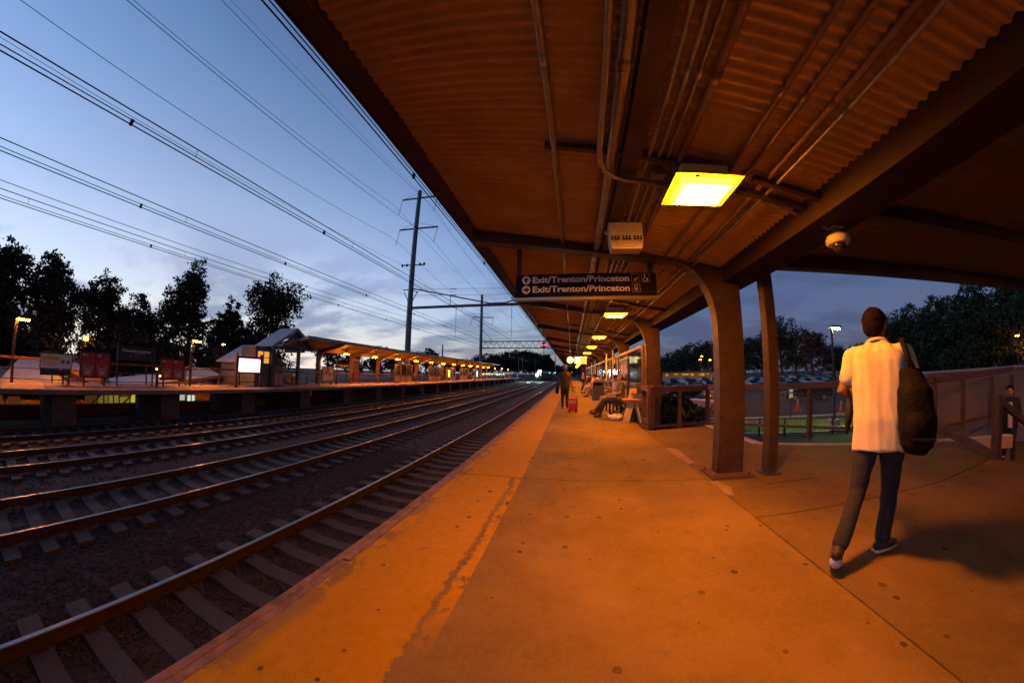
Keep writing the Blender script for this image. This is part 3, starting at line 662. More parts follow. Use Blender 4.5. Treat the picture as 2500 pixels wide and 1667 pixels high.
# boards under the far canopy
b4 = board('advert_board', 'cream advertising board with red swirl under the opposite canopy', 'billboard', 19.05, 20.29, .32, 1.37, -18, m=mat('cream_board', (.8,.6,.36), .6, var=.12))
sw = MB().tube([(.012, -.25+.06*i, .95-.22*math.sin(i*1.1)+.03*i) for i in range(7)], .035, 6); sw.build('swirl_print', mat('orange_red_print', (.6,.12,.04), .6, var=0), b4)
MB().prism([(.22, .62), (.14, .82), (.18, .93), (.28, .93), (.32, .82), (.26, .62)], .004, .012, 'yz').build('balloon_print', mat('navy_print', (.08,.05,.08), .6, var=0), b4)
b5 = board('station_sign', 'small dark station name sign beside the cream board', 'sign', 20.55, 22.2, 1.33, 1.70, -18, m=BLACK)
put_text('Princeton Junction', b5, (.005, -.72, 1.5), .15, mat('amber_lit_print', (.8,.6,.2), .6, var=0), '+x', width=1.4); put_text('at West Windsor', b5, (.005, -.3, 1.39), .08, mat('amber_lit_print', (.8,.6,.2)), '+x', width=.7)
b6 = board('banner', 'tall narrow red and cream banner on the opposite platform', 'banner', 22.85, 23.65, .22, 2.18, -18, m=REDP, posts=False)
for z in (.5, 1.0, 1.45): MB().box(.003, .008, -.36, .36, z, z+.28).build('print_block', mat('brown_print', (.25,.16,.12)), b6)
MB().box(.003, .008, -.36, .36, 2.02, 2.14).build('print_block', CREAM, b6)
t = thing('notice_cabinet', 'low pale double notice cabinet beside the stair tower', 'cabinet', (-17.1, 14.15, 0))
for a in (-.33, .05): MB().box(-.2, .0, a, a+.32, .08, .82).build('door', mat('pale_brown_panel', (.38,.28,.22), .6, var=.2), t); 
MB().box(-.22, -.02, -.36, .40, 0, .86).build('case', BLACK, t)
st_ = thing('platform_stairs', 'short concrete stairs with handrails under the opposite canopy', 'stairs', (-19.0, 17.4, 0))
for i in range(5): MB().box(-19.3-i*.28, -19.02-i*.28, 16.9, 18.3, 0, .14*(i+1)).build('step', CONC2, st_, True)
for y in (16.85, 18.35):
    MB().bar((-18.9, y, .7), (-20.6, y, 1.45), .05, .05).build('handrail', STEEL2, st_, True); MB().box(-18.95, -18.88, y-.03, y+.03, 0, .72).build('post', STEEL2, st_, True)
# glazed waiting shelters under the far canopy
GLASSF = mat('dark_shelter_glass', (.035,.04,.04), .08, var=0, spec=.7)
rg = random.Random(2)
for i, y in enumerate((30, 38.5, 44.5, 50.5, 57)):
    t = thing('waiting_shelter', 'brown framed glazed waiting shelter under the opposite canopy', 'shelter', (-18.2, y, 0), 0, 'waiting shelters on the opposite platform')
    for a in (0, 1.3, 2.6, 3.9): MB().box(-.05, .05, a-.05, a+.05, 0, 1.95).build('post', STEEL2, t)
    for z in (.75, 1.9): MB().box(-.04, .04, 0, 3.9, z, z+.08).build('rail', STEEL2, t)
    for a in (0, 1.3, 2.6): MB().box(-.01, .01, a+.05, a+1.25, .83, 1.9).build('glass_pane', GLASSF, t)
    for a in (0, 1.3, 2.6): MB().box(-.015, .015, a+.05, a+1.25, .1, .74).build('lower_panel', mat('tan_panel', (.3,.22,.15), .7, var=.2), t)
for y, h_, c, s_, lab in ((44.2, 1.25, (.85,.9,.06), 2.2, 'glowing green and yellow vending machine under the opposite canopy'), (58.5, 1.2, (.8,.9,1), 2.2, 'glowing white ticket machine far along the opposite platform')):
    t = thing('vending_machine', lab, 'vending machine', (-17.6, y, 0))
    MB().box(-.35, 0, -.4, .4, 0, 1.7).build('case', DARK, t); MB().box(.001, .012, -.32, .32, .6, 1.6).build('lit_front', emis('machine_front_%d' % int(y), c, s_), t)
for i in range(9):
    t = thing('platform_end_light', 'small greenish white light at the far end of the opposite platform', 'light', (-18.5, 66+i*2.6, 0), 0, 'greenish lights at the far platform end')
    MB().box(-.04, .04, -.04, .04, 0, 1.0).build('post', DARK, t); MB().box(-.05, .09, -.22, .22, 1.0, 1.16).build('lamp', emis('greenish_tube', (.75,1,.8), 3.2), t)
t = thing('warning_disc', 'round orange disc sign at the end of the opposite platform', 'sign', (-15.8, 82, 0))
MB().box(-.03, .03, -.03, .03, 0, .6).build('post', DARK, t); MB().lathe([(.36, -.01), (.36, .01)], (0, 0, .6), 20, 'y').build('disc', mat('salmon_disc', (.7,.25,.15), .6, var=0), t)
tag(MB().box(-15.9, -15.8, 93.6, 93.7, 0, .95).build('end_post', WHITE), 'white marker post on the end of the opposite platform', 'post')

# ------------------------------------------------------------------ catenary poles and wires
def insul(b, p, q, n=7, r=.09):
    p = Vector(p); q = Vector(q); b.tube([p, q], .018, 6)
    for i in range(n):
        c = p.lerp(q, (i+.5)/n); d = (q-p).normalized()*.035; b.tube([c-d, c, c+d], [.03, r, .03], 8)
def catpole(x, y, top, arms, label):
    t = thing('catenary_pole', label, 'pole', (x, y, GZ), 0)
    MB().tube([(0,0,0), (0,0,top-GZ)], [.42, .30], 8).build('mast', mat('galvanised_mast', (.16,.17,.19), .55, .5, var=.2), t)
    for (z, lw, rw) in arms:
        zz = z-GZ
        MB().bar((-lw, 0, zz), (rw, 0, zz-.2), .16, .18).build('crossarm', DARK, t)
        MB().bar((-lw, .05, zz), (0, .05, zz+.9), .03, .03).build('arm_stay', DARK, t); MB().bar((rw, .05, zz-.2), (0, .05, zz+.9), .03, .03).build('arm_stay', DARK, t)
        for s_, xx, z0 in ((-1, -lw, zz-.1), (1, rw, zz-.3)):
            b = MB(); insul(b, (xx, 0, z0), (xx-.75, .6, z0-1.9), 9, .13); b.build('insulator', PORC, t)
    return t
p1 = catpole(-20.6, 37, 26.8, [(25.7, 2.7, 2.9), (20.85, 2.6, 3.3)], 'tall catenary pole with two insulator crossarms beside opposite canopy')
b = MB().bar((-1.6,0,15.5-GZ), (1.7,0,15.3-GZ), .12, .12)
b.build('lower_crossarm', DARK, p1)
for xx in (-1.6, -.9, 1.1, 1.7):
    b = MB().ball((xx, 0, 15.45-GZ), .16, .16, .22); b.build('insulator', PORC, p1, smooth=True)
for s in (-1, 1):
    MB().bar((s*1.15, 0, 12-GZ-(.5 if s > 0 else 0)), (0, 0, 12.0-GZ), .1, .1).build('bracket', DARK, p1); MB().bar((s*1.0, 0, 12-GZ-.3), (0, 0, 9.8-GZ), .08, .08).build('bracket', DARK, p1)
t = thing('crossbeam', 'steel crossbeam spanning the tracks from the tall catenary pole', 'beam', (-20.3, 37, 9.5))
MB().box(0, 23.5, -.14, .14, -.15, .15).build('beam', DARK, t)
MB().bar((0,0,2.6), (10.5,0,.22), .14, .14).build('tie_rod', DARK, t); MB().bar((10.5,0,.22), (12.5,0,.22), .12, .12).build('tie_rod', DARK, t); MB().bar((12.5,0,.22), (21,0,2.6), .14, .14).build('tie_rod', DARK, t)
for x, zt in ((5.4, 1.4), (17.5, 1.6)): MB().bar((x,0,.15), (x,0,zt), .06, .06).build('hanger', DARK, t)
for cx in TC:
    b = MB(); insul(b, (cx+20.3, 0, -.2), (cx+20.3, 0, -1.7), 5, .11); b.build('insulator', PORC, t); MB().tube([(cx+20.3,0,-1.7),(cx+20.3,0,-3.95)], .02, 5).build('drop_wire', WIRE, t)
tag(MB().tube([(3.2, 37, GZ), (3.2, 37, 24)], [.4, .3], 8).build('catenary_pole', mat('galvanised_mast', (.16,.17,.19))), 'catenary pole behind the near canopy carrying the crossbeam', 'pole')
p2 = catpole(-20.9, 72, 19.9, [(14.5, 2.2, 3.0)], 'second catenary pole beyond the canopy carrying the signal gantry')
MB().bar((-1.0, 0, 12.8-GZ), (3.2, 0, 8.4-GZ), .1, .1).build('stay', DARK, p2)
tr = thing('signal_gantry', 'steel lattice truss gantry over the tracks with a red signal', 'gantry', (-20.5, 72, 7))
for z in (0.1, 1.65):
    for y in (-.4, .4): MB().bar((0, y, z), (25, y, z), .16, .16).build('chord', mat('grey_truss', (.13,.13,.15), .6, .3, var=.15), tr)
n_ = 18
for i in range(n_):
    x0 = i*25/n_; x1 = (i+.5)*25/n_; x2 = (i+1)*25/n_
    MB().bar((x0, 0, .1), (x1, 0, 1.65), .08, .08).build('lattice_bar', mat('grey_truss', (.13,.13,.15)), tr); MB().bar((x1, 0, 1.65), (x2, 0, .1), .08, .08).build('lattice_bar', mat('grey_truss', (.13,.13,.15)), tr)
sg = thing('railway_signal', 'round railway signal head showing two red lights on the gantry', 'signal', (-6.1, 71.4, 5.4))
MB().lathe([(.62, -.06), (.66, 0), (.62, .06)], (0, 0, 2.3), 24, 'y').build('disc', BLACK, sg); MB().bar((0, .1, .2), (0, .1, 3.4), .12, .12).build('mast', DARK, sg)
for x in (-.36, .36):
    MB().lathe([(.20, -.12), (.20, -.07)], (x, 0, 2.3), 16, 'y').build('red_lamp', emis('red_signal_lamp', (1, .03, .04), 9), sg); MB().box(x-.17, x+.17, -.28, -.065, 2.46, 2.48).build('lamp_hood', BLACK, sg)
tag(MB().tube([(2.8, 72, GZ), (2.8, 72, 20)], [.4, .3], 8).build('catenary_pole', mat('galvanised_mast', (.16,.17,.19))), 'catenary pole behind the near canopy carrying the lattice gantry', 'pole')
for (x, y, h_) in ((-20.9, 49.3, 7.2), (-26.0, 158, 11.5), (-25.9, 170, 12.5), (-8.5, 175, 12.4), (-12, 240, 16), (-14, 262, 15), (-24, 215, 14)):
    t = thing('line_mast', 'thin grey line mast standing beside the railway in the distance', 'mast', (x, y, GZ), 0, 'distant line masts')
    MB().tube([(0,0,0), (0,0,h_)], [.16, .11], 7).build('mast', mat('galvanised_mast', (.16,.17,.19)), t); MB().bar((0,0,h_*.86), (3.4,0,h_*.86), .06, .06).build('arm', DARK, t); MB().bar((0,0,h_*.72), (2.6,0,h_*.86), .04, .04).build('stay', DARK, t)
# wires
def wire(x, z, r, label, x1=None, z1=None, y0=-45, y1=330, sag=0., span=62., ph=37., grp='overhead wires above the tracks'):
    ys_ = np.arange(y0, y1, 3.1); pts = []
    for y in ys_:
        u = ((y-ph) % span)/span; f = 4*u*(1-u)
        pts.append((x, y, z - sag*f))
    return tag(MB().tube(pts, r, 5).build('overhead_wire', WIRE), label, 'wire', grp)
for i, cx in enumerate(TC):
    nm = ('first', 'second', 'third', 'fourth')[i]
    cwr = wire(cx, 5.17, .013, f'contact wire above the {nm} track from the near platform')
    ax = wire(cx+.02, 5.245, .010, f'auxiliary wire just over the contact wire of the {nm} track', grp='auxiliary wires above the tracks')
    ms = wire(cx, 5.62, .013, f'sagging carrier wire above the {nm} track from the near platform', sag=.2, grp='carrier wires above the tracks')
    # droppers and clips
    for k in range(26):
        y = -6 + k*5.6 + i*1.7; u = ((y-37) % 62)/62; zt = 5.62-.2*4*u*(1-u)
        MB().box(cx-.022, cx+.022, y-.03, y+.03, 5.15, 5.27).build('clip', WIRE, cwr)
        MB().tube([(cx, y+1.4, 5.24), (cx, y+1.4, zt)], .006, 4).build('dropper', WIRE, ms)
for x, z, lab in ((-24.0, 24.0, 'upper left'), (-18.4, 23.5, 'upper right'), (-23.9, 19.1, 'lower left'), (-18.2, 18.6, 'lower right')):
    wire(x, z+.6, .02, f'high power line hung from the {lab} insulator of the tall pole', sag=2.2, grp='power lines on the tall poles')
wire(-20.9, 26.9, .012, 'thin earth wire running over the top of the tall pole', sag=1.5, grp='power lines on the tall poles')
wire(-22.2, 15.6, .014, 'thin feeder line on the small crossarm of the tall pole', sag=1.4, grp='power lines on the tall poles')
wire(-20.6, 8.2, .016, 'feeder line running beside the tall pole above the opposite canopy', sag=.5, grp='power lines on the tall poles')
# cross-span wires
for y, z, lab in ((37, 11.2, 'lower span wire hung from the tall catenary pole over the tracks'), (37, 12.0, 'upper span wire hung from the tall catenary pole over the tracks'), (72, 9.6, 'span wire with insulators just above the lattice gantry'), (110, 8.8, 'span wire with insulators over the oncoming train')):
    b = MB().tube([(-20.6, y, z), (-9, y, z-.45), (3, y, z)], .02, 5)
    o = tag(b.build('span_wire', WIRE), lab, 'wire')
    for x in (-15.0, -6.5):
        bb = MB(); insul(bb, (x, y, z-.25), (x+.9, y, z-.3), 3, .12); bb.build('strain_insulator', PORC, o)

# ------------------------------------------------------------------ train with headlights
tn = thing('train', 'oncoming train with two bright white headlights on the third track', 'train', (TC[2], 104, RT))
prof = [(-1.35, .25), (1.35, .25), (1.4, 1.2), (1.4, 2.6), (1.15, 3.2), (.6, 3.45), (-.6, 3.45), (-1.15, 3.2), (-1.4, 2.6), (-1.4, 1.2)]
MB().prism(prof, 0, 60).build('body', mat('dark_train_body', (.03,.033,.036), .45, .3, var=.2), tn, bevel=.08)
for x in (-.95, .3): MB().box(x, x+.65, -.03, .0, 1.9, 2.65).build('windscreen', GLASSF, tn)
MB().box(-1.2, 1.2, -.3, .3, .1, .5).build('pilot', BLACK, tn)
HL = emis('train_headlight', (.88, 1, .86), 420)
MB().lathe([(.42, -.10), (.42, -.02)], (.42, 0, 3.15), 18, 'y').build('headlight', HL, tn); MB().lathe([(.40, -.10), (.40, -.02)], (-.38, 0, 2.05), 18, 'y').build('headlight', HL, tn)
MB().lathe([(.1, -.08), (.1, -.02)], (.75, 0, 2.05), 14, 'y').build('marker_light', emis('marker_white', (.9,1,.9), 10), tn)
for (x, y, z, c) in ((-8.2, 122, 1.7, (.1,1,.55)), (-9.5, 150, 1.75, (.1,1,.5)), (-8.8, 165, 1.8, (.1,1,.5)), (-6.9, 140, 1.9, (.3,1,.6)), (-6.2, 170, 1.8, (.1,1,.5)), (-5.0, 190, 1.8, (.1,1,.5)), (.4, 160, 2.2, (1,.05,.1))):
    t = thing('dwarf_signal', 'small ' + ('red' if c[0] == 1 else 'green') + ' signal light beside the tracks in the distance', 'signal', (x, y, GZ), 0, 'small signal lights down the line')
    MB().box(-.05, .05, -.05, .05, 0, z-GZ).build('post', DARK, t); MB().ball((0, -.1, z-GZ), .16, .08, .16, n=10).build('lamp', emis('signal_%d' % int(c[1]*100), c, 5), t)

# ------------------------------------------------------------------ trees
def tree(name, label, x, y, h, wd, seed, n=380, m=LEAF, leaf=.24, trunk_h=.25, group=None, per=20, peak=.0, z0=GZ, csize=.06, dens=1.):
    rs = np.random.RandomState(seed); t = thing(name, label, 'tree', (x, y, z0), 0, group)
    th = h*trunk_h; tb = MB(); top = h*.80
    tb.tube([(0,0,-.1), (rs.uniform(-.02,.02)*h, 0, th), (rs.uniform(-.03,.03)*h, rs.uniform(-.03,.03)*h, h*.55), (rs.uniform(-.04,.04)*h, 0, top)], [.026*h, .020*h, .012*h, .004*h], 7)
    lobes = []
    nl = 7+int(wd/1.5)
    for i in range(nl):
        a = rs.uniform(0, 6.28); zz = rs.uniform(.30, .84); rr_ = wd*.5*(1-.55*abs(zz-.45)/.5)*rs.uniform(.35, .85)
        c = np.array([math.cos(a)*rr_, math.sin(a)*rr_, zz*h]); rad = np.array([wd*rs.uniform(.13, .23), wd*rs.uniform(.13, .23), h*rs.uniform(.09, .17)])
        lobes.append((c, rad))
        tb.tube([(0, 0, h*min(.6, zz*.65)), tuple(c*np.array([.5, .5, 1])*[1, 1, .9]), tuple(c)], [.008*h, .005*h, .002*h], 5)
    lobes.append((np.array([rs.uniform(-.06, .06)*wd, 0, h*.86]), np.array([wd*.16, wd*.16, h*.13])))
    if peak: lobes.append((np.array([peak*wd, 0, h*.88]), np.array([wd*.07, wd*.07, h*.12])))
    for zz in (.3, .45, .6, .72): lobes.append((np.array([0, 0, h*zz]), np.array([wd*.27*(1.1-zz*.5), wd*.27*(1.1-zz*.5), h*.11])))
    tb.build('trunk', BARK, t)
    w_ = np.array([np.prod(r_)**.6 for _, r_ in lobes]); w_ /= w_.sum(); idx = rs.choice(len(lobes), n, p=w_)
    d = rs.normal(size=(n, 3)); d /= np.linalg.norm(d, axis=1)[:, None]; cen = np.array([lobes[i][0] for i in idx]) + d*np.array([lobes[i][1] for i in idx])*(rs.uniform(.35, 1.08, n)**.7)[:, None]
    P_ = (cen[:, None] + rs.normal(size=(n, per, 3))*csize*wd*.55*np.array([1, 1, .75])).reshape(-1, 3)
    P_[:, 2] = np.maximum(P_[:, 2], h*.10)
    k = len(P_); u = rs.normal(size=(k, 3)); u /= np.linalg.norm(u, axis=1)[:, None]; v = np.cross(u, rs.normal(size=(k, 3))); v /= np.linalg.norm(v, axis=1)[:, None]
    s_ = leaf*rs.uniform(.55, 1.3, (k, 1)); u = u*s_*.62; v = v*s_*.42
    V_ = np.stack([P_-u, P_+v*.9-u*.1, P_+u, P_-v*.9+u*.1], 1).reshape(-1, 3); Q_ = np.arange(4*k).reshape(-1, 4)
    o = link('crown', np_mesh('crown', V_, Q_, m), t)
    return t
def pol(az, d): return d*math.sin(R(az)), d*math.cos(R(az))
for (az, el, d, wd, peak, lab, sd) in ((-95, 13.0, 46, 9.5, 0, 'tall dark tree at the left end of the row with ragged gaps', 11), (-88.2, 12.2, 46, 7.5, 0, 'dark tree leaning towards the lamp post with leafy top', 12), (-83.2, 11.9, 48, 7.5, .1, 'airy dark tree behind the left lamp post', 13), (-76.6, 10.9, 50, 8.6, 0, 'rounded dark tree behind the red posters', 14), (-71.5, 8.8, 49, 7.5, 0, 'low wide dark tree between taller trees behind the sign', 15),
      (-64.2, 14.9, 46, 8.2, -.12, 'tallest dark tree with twin pointed tops behind the lamp post', 16), (-58.5, 10.6, 48, 5.5, 0, 'narrow dark tree between two larger ones behind stair roof', 17), (-51.6, 14.7, 46, 10.6, 0, 'big rounded dark tree behind the gabled stair tower', 18)):
    x, y = pol(az, d); tree('dark_tree', lab, x, y, d*math.tan(R(el))+CAMZ-GZ, wd, sd, n=580 if wd > 7 else 400, per=22, leaf=.29, peak=peak, trunk_h=.2, group='trees behind the far platform')
for i, (az, d, h, wd) in enumerate(((-92, 38, 3.8, 8), (-84, 40, 4.2, 8), (-76, 39, 3.8, 9), (-68, 40, 4.6, 9), (-60, 40, 4.4, 9), (-53, 42, 5.4, 9), (-97, 40, 6, 9), (-88, 44, 6.5, 9), (-72, 44, 6.2, 10), (-56, 46, 7, 9))):
    x, y = pol(az, d); tree('hedge_tree', 'low bushy dark tree in the hedge behind far platform', x, y, h, wd, 40+i, n=240, per=20, leaf=.3, trunk_h=.12, group='bushy trees in the hedge', csize=.05)
x, y = pol(-59.6, 30); tree('young_tree', 'small yellow green tree lit by a lamp beside stair roof', x, y, 4.2, 2.6, 77, n=110, per=16, leaf=.17, m=LEAF2)
for i, (az, el, d, wd) in enumerate(((-14, 3.6, 230, 22), (-12.2, 4.1, 250, 20), (-10.2, 4.35, 250, 22), (-8.6, 4.4, 262, 20), (-7, 4.0, 270, 18), (-5.6, 3.6, 280, 16), (-4.6, 3.6, 280, 14), (-3.9, 2.9, 300, 12), (-16.5, 3.0, 240, 20), (-19, 2.6, 240, 20), (-2.2, 1.5, 380, 26), (-.6, 1.3, 400, 26), (-22, 2.6, 200, 16), (-25.3, 4.3, 110, 7), (-28, 3.6, 120, 8), (-34, 4.4, 90, 7), (-38, 4.4, 92, 8), (-42.6, 4.9, 90, 8), (-31, 3.4, 130, 9), (2, 1.6, 300, 30), (5, 1.8, 260, 30), (8.5, 2.0, 220, 24))):
    x, y = pol(az, d); tree('distant_tree', 'distant dark tree in the woods down the line', x, y, d*math.tan(R(el))+CAMZ-GZ, wd*1.15, 100+i, n=190, per=14, leaf=.0052*d, trunk_h=.12, group='woods down the line', csize=.07)
for i, (az, el, d, wd, m) in enumerate(((15.5, 2.9, 150, 17, LEAF), (18, 3.6, 140, 17, LEAF), (20.5, 5.2, 125, 14, LEAF), (23.2, 5.4, 125, 15, LEAF), (26.0, 6.0, 120, 14, LEAF), (29.2, 5.8, 118, 14, LEAF), (32, 6.6, 112, 12, LEAF), (35, 8.5, 105, 12, LEAF), (37.2, 6.8, 105, 11, LEAF), (39.6, 6.2, 84, 7, LEAFR), (43, 3.6, 120, 12, LEAF), (46, 3.4, 120, 12, LEAF), (48.5, 3.8, 110, 11, LEAF), (50.6, 5.6, 90, 9, LEAF))):
    x, y = pol(az, d); tree('car_park_tree', 'tree with red lamp glow coloured into its leaves behind a sodium lamp' if m is LEAFR else 'dark tree at the back of the car park', x, y, d*math.tan(R(el))+CAMZ-GZ, wd*1.2, 200+i, n=330, per=16, leaf=.0042*d, m=m, trunk_h=.16, group=None if m is LEAFR else 'trees at the back of the car park', csize=.06)
for i, (az, el, d, wd) in enumerate(((53.4, 8.3, 52, 8), (57.2, 8.7, 50, 8), (61.2, 9.4, 46, 8.5), (65.5, 10.5, 44, 9), (70, 12, 42, 10), (55, 5.5, 60, 9), (59.5, 5.5, 62, 9), (64, 6, 60, 9))):
    x, y = pol(az, d); tree('tall_tree', 'tall dark tree beyond the ramp wall', x, y, d*math.tan(R(el))+CAMZ-GZ, wd, 300+i, n=560, per=20, leaf=.26, trunk_h=.3, group='tall trees beyond the ramp')

# ------------------------------------------------------------------ car park side
lot = MB().add([(9,19,GZ+.006),(150,19,GZ+.006),(150,150,GZ+.006),(9,150,GZ+.006)], [(0,1,2,3)]).build('car_park', ASPH); struct(lot)
lawn = MB().prism([(6,13.5),(20,10.5),(40,10),(40,13.0),(21,13.6),(7.5,17.6)], GZ-.02, GZ+.05, 'xy').build('lawn', GRASS); struct(lawn)
kb = struct(bpy.data.objects.new('kerb', None)); C.objects.link(kb)
for i in range(12):
    a = (7.5+i*1.9, 17.8-i*.30*1.0); MB().bar((a[0], a[1], GZ+.05), (a[0]+1.88, a[1]-.30, GZ+.05), .35, .14).build('kerb_stone', CONC2, kb)
for i in range(12):
    a = (6+i*1.9, 13.3-i*.38); MB().bar((a[0], a[1], GZ+.03), (a[0]+1.88, a[1]-.38, GZ+.03), .2, .12).build('kerb_stone', CONC2, kb)
rs = np.random.RandomState(9); k = 5200
px = rs.uniform(6.5, 26, k); py = 13.2-(px-6.3)*.19 + rs.uniform(.1, 3.6, k); hh = rs.uniform(.04, .11, k); an = rs.uniform(0, 6.28, k); ww = .012
V_ = np.stack([np.stack([px-np.cos(an)*ww, py-np.sin(an)*ww, np.full(k, GZ+.045)], -1), np.stack([px+np.cos(an)*ww, py+np.sin(an)*ww, np.full(k, GZ+.045)], -1), np.stack([px+rs.uniform(-.03,.03,k), py+rs.uniform(-.03,.03,k), GZ+.05+hh], -1)], 1).reshape(-1, 3)
o = link('grass_blades', np_mesh('grass_blades', V_, np.arange(3*k).reshape(-1, 3), mat('grass_blade', (.09,.15,.035), .9, var=.3))); o['kind'] = 'stuff'; tag(o, 'short green grass growing on the lawn strip', 'grass')
# low black fence on the lawn edge
lf = thing('low_fence', 'low black metal fence along the lawn strip', 'fence', (10, 12, GZ))
fp0, fp1 = Vector((5.6, 13.0, GZ)), Vector((20.5, 10.0, GZ))
for z in (.12, .72): MB().bar(fp0+Vector((0,0,z)), fp1+Vector((0,0,z)), .045, .045).build('rail', BLACK, lf, True)
for i in range(15):
    p = fp0.lerp(fp1, i/14); MB().box(p.x-.03, p.x+.03, p.y-.03, p.y+.03, GZ, GZ+.76).build('post', BLACK, lf, True)
# car park lamps
def lot_lamp(x, y, z, m, label, hs=.35, base=False, group=None, th=.05, globe=0):
    t = thing('car_park_lamp', label, 'lamp post', (x, y, GZ), 0, group)
    MB().tube([(0,0,0), (0,0,z-GZ)], [th*1.3, th], 8).build('pole', BLACK, t)
    MB().prism([(-.05, z-GZ+.02), (.0, z-GZ+.10), (hs, z-GZ+.09), (hs+.06, z-GZ+.0), (hs, z-GZ-.02)], -.14, .14, 'xz').build('lamp_head', DARK, t)
    MB().box(.04, hs, -.11, .11, z-GZ-.06, z-GZ-.021).build('lens', m, t)
    if globe: MB().ball((hs*.5, 0, z-GZ-.05-globe*.5), globe, globe, globe*.8, n=12).build('globe', emis('sodium_globe', SOD, 150), t)
    if base: MB().tube([(0,0,0), (0,0,.55)], .24, 14).build('concrete_base', CONC2, t)
    return t
GRN = emis('mercury_lens', (.8, 1.0, .16), 520)
lot_lamp(11.3, 12.25, 2.95, GRN, 'black lamp post with greenish white lamp and round concrete foot', .42, True)
x, y = pol(39.35, 88); lot_lamp(x, y, 5.9, LENSFAR, 'sodium lamp post glowing in front of the tree with lamp red leaves', .9, th=.08, globe=.5)
x, y = pol(22.0, 96); lot_lamp(x, y, 5.0, LENSFAR, 'tall sodium lamp post of three at the back of the car park', .6, th=.07, group='lamps at the back of the car park')
for a_, z_ in ((22.25, 6.0), (23.6, 4.9)):
    x, y = pol(a_, 97); lot_lamp(x, y, z_, LENSFAR, 'tall sodium lamp post of three at the back of the car park', .5, th=.07, group='lamps at the back of the car park')
x, y = pol(66.0, 40); lot_lamp(x, y, 3.1, LENSFAR, 'small sodium lamp among the trees beyond the ramp wall', .22)
x, y = pol(-77.95, 40); lot_lamp(x, y, 2.75, LENSFAR, 'bright sodium lamp behind the red posters', .4, globe=.22)
x, y = pol(-59.2, 33); lot_lamp(x, y, 2.9, LENSFAR, 'sodium lamp beside the small yellow green tree', .16)
for i, (a_, e_, d) in enumerate(((-89.3, 2.2, 60), (-88.4, .2, 55), (31.7, .9, 130), (32.3, .9, 130), (33.5, 1.0, 130), (18.5, 1.7, 130), (35.3, 1.5, 120), (46.5, 1.0, 110), (49, .6, 100))):
    x, y = pol(a_, d); lot_lamp(x, y, CAMZ+d*math.tan(R(e_)), emis('far_small_lamp', (1, .75, .4), 25), 'tiny far street lamp beyond the car park trees', .3, group='tiny far lamps')
# cars
def car_proto(kind):
    t = thing('parked_car', 'x', 'car')
    if kind == 0: body = [(-2.1,.28),(-2.12,.62),(-1.95,.80),(-1.25,.86),(1.05,.82),(1.9,.70),(2.1,.55),(2.1,.28)]; cab = [(-1.45,.84),(-.95,1.30),(.25,1.33),(.95,.84)]
    else: body = [(-2.15,.34),(-2.18,.8),(-2.1,.98),(1.0,.98),(1.9,.88),(2.12,.7),(2.12,.34)]; cab = [(-2.08,.97),(-1.85,1.52),(.35,1.55),(1.0,.97)]
    b = MB().prism(body, -.82, .82, 'yz'); b.v = [(x*(1-.06*(abs(y) > 1.8)), y, z) for x, y, z in b.v]; b.build('body', mat('car_paint_silver', (.45,.46,.48), .3, .5, var=0), t, bevel=.07)
    c = MB().prism(cab, -.74, .74, 'yz'); zt = max(z for _, z in cab); c.v = [(x*(1-.16*(z > 1.2)), y, z) for x, y, z in c.v]; c.build('windows', GLASSF, t, bevel=.05)
    top = [p for p in cab if p[1] > 1.25]; MB().box(-.60, .60, top[0][0]+.02, top[1][0]-.02, zt-.01, zt+.035).build('roof', mat('car_paint_silver', (.45,.46,.48)), t, bevel=.02)
    for x in (-.8, .8):
        for y in (-1.3, 1.3):
            w_ = MB().lathe([(.31, -.1), (.31, .1)], (x, y, .31), 16, 'x').build('wheel', RUBBER, t); MB().lathe([(.18, -.108), (.18, .108)], (x, y, .31), 12, 'x').build('rim', GALV, w_)
    for x in (-.6, .6):
        MB().box(x-.17, x+.17, 2.03, 2.115, .56, .68).build('headlight', mat('lamp_glass', (.7,.7,.7), .15, var=0), t); MB().box(x-.15, x+.15, -2.135, -2.06, .62, .74).build('taillight', mat('red_lamp_glass', (.4,.02,.02), .25, var=0), t)
    return t
protos = [car_proto(0), car_proto(1)]
CPAINT = {'silver': (.42,.43,.45), 'white': (.7,.7,.68), 'black': (.02,.02,.022), 'dark blue': (.03,.045,.09), 'dark red': (.18,.02,.02), 'grey': (.16,.165,.17)}
CM = {k_: mat('car_paint_'+k_.replace(' ', '_'), v_, .28, .4, var=0) for k_, v_ in CPAINT.items()}
used = [0, 0]
def car(x, y, rz, col, kind, label=None, full=True, group='cars parked in rows in the car park'):
    lab = label or f'{col} {"estate car" if kind else "saloon car"} parked in the car park rows'
    if not used[kind]: t = protos[kind]; used[kind] = 1; t.location = (x, y, GZ+.008); t.rotation_euler.z = rz; t['label'] = lab
    else: t = copy_tree(protos[kind], (x, y, GZ+.008), rz, lab)
    if label is None: t['group'] = group
    elif 'group' in t: del t['group']
    for c in t.children:
        if c.name.split('.')[0] in ('body', 'roof'):
            c.material_slots[0].link = 'OBJECT'; c.material_slots[0].material = CM[col]
    return t
car(21.2, 26.5, R(70), 'black', 1, 'black estate car with red tail lights parked nearest the cones')
car(9.9, 22.3, R(15), 'white', 0, 'white saloon car standing behind the arched column')
hc = car(27.5, 64.5, R(155), 'silver', 1, 'estate car with its headlights on in the car park'); hc.rotation_euler.z = R(157)
for c in list(hc.children):
    if c.name.startswith('headlight'):
        c.material_slots[0].link = 'OBJECT'; c.material_slots[0].material = emis('car_headlight_on', (1, .62, .12), 60)
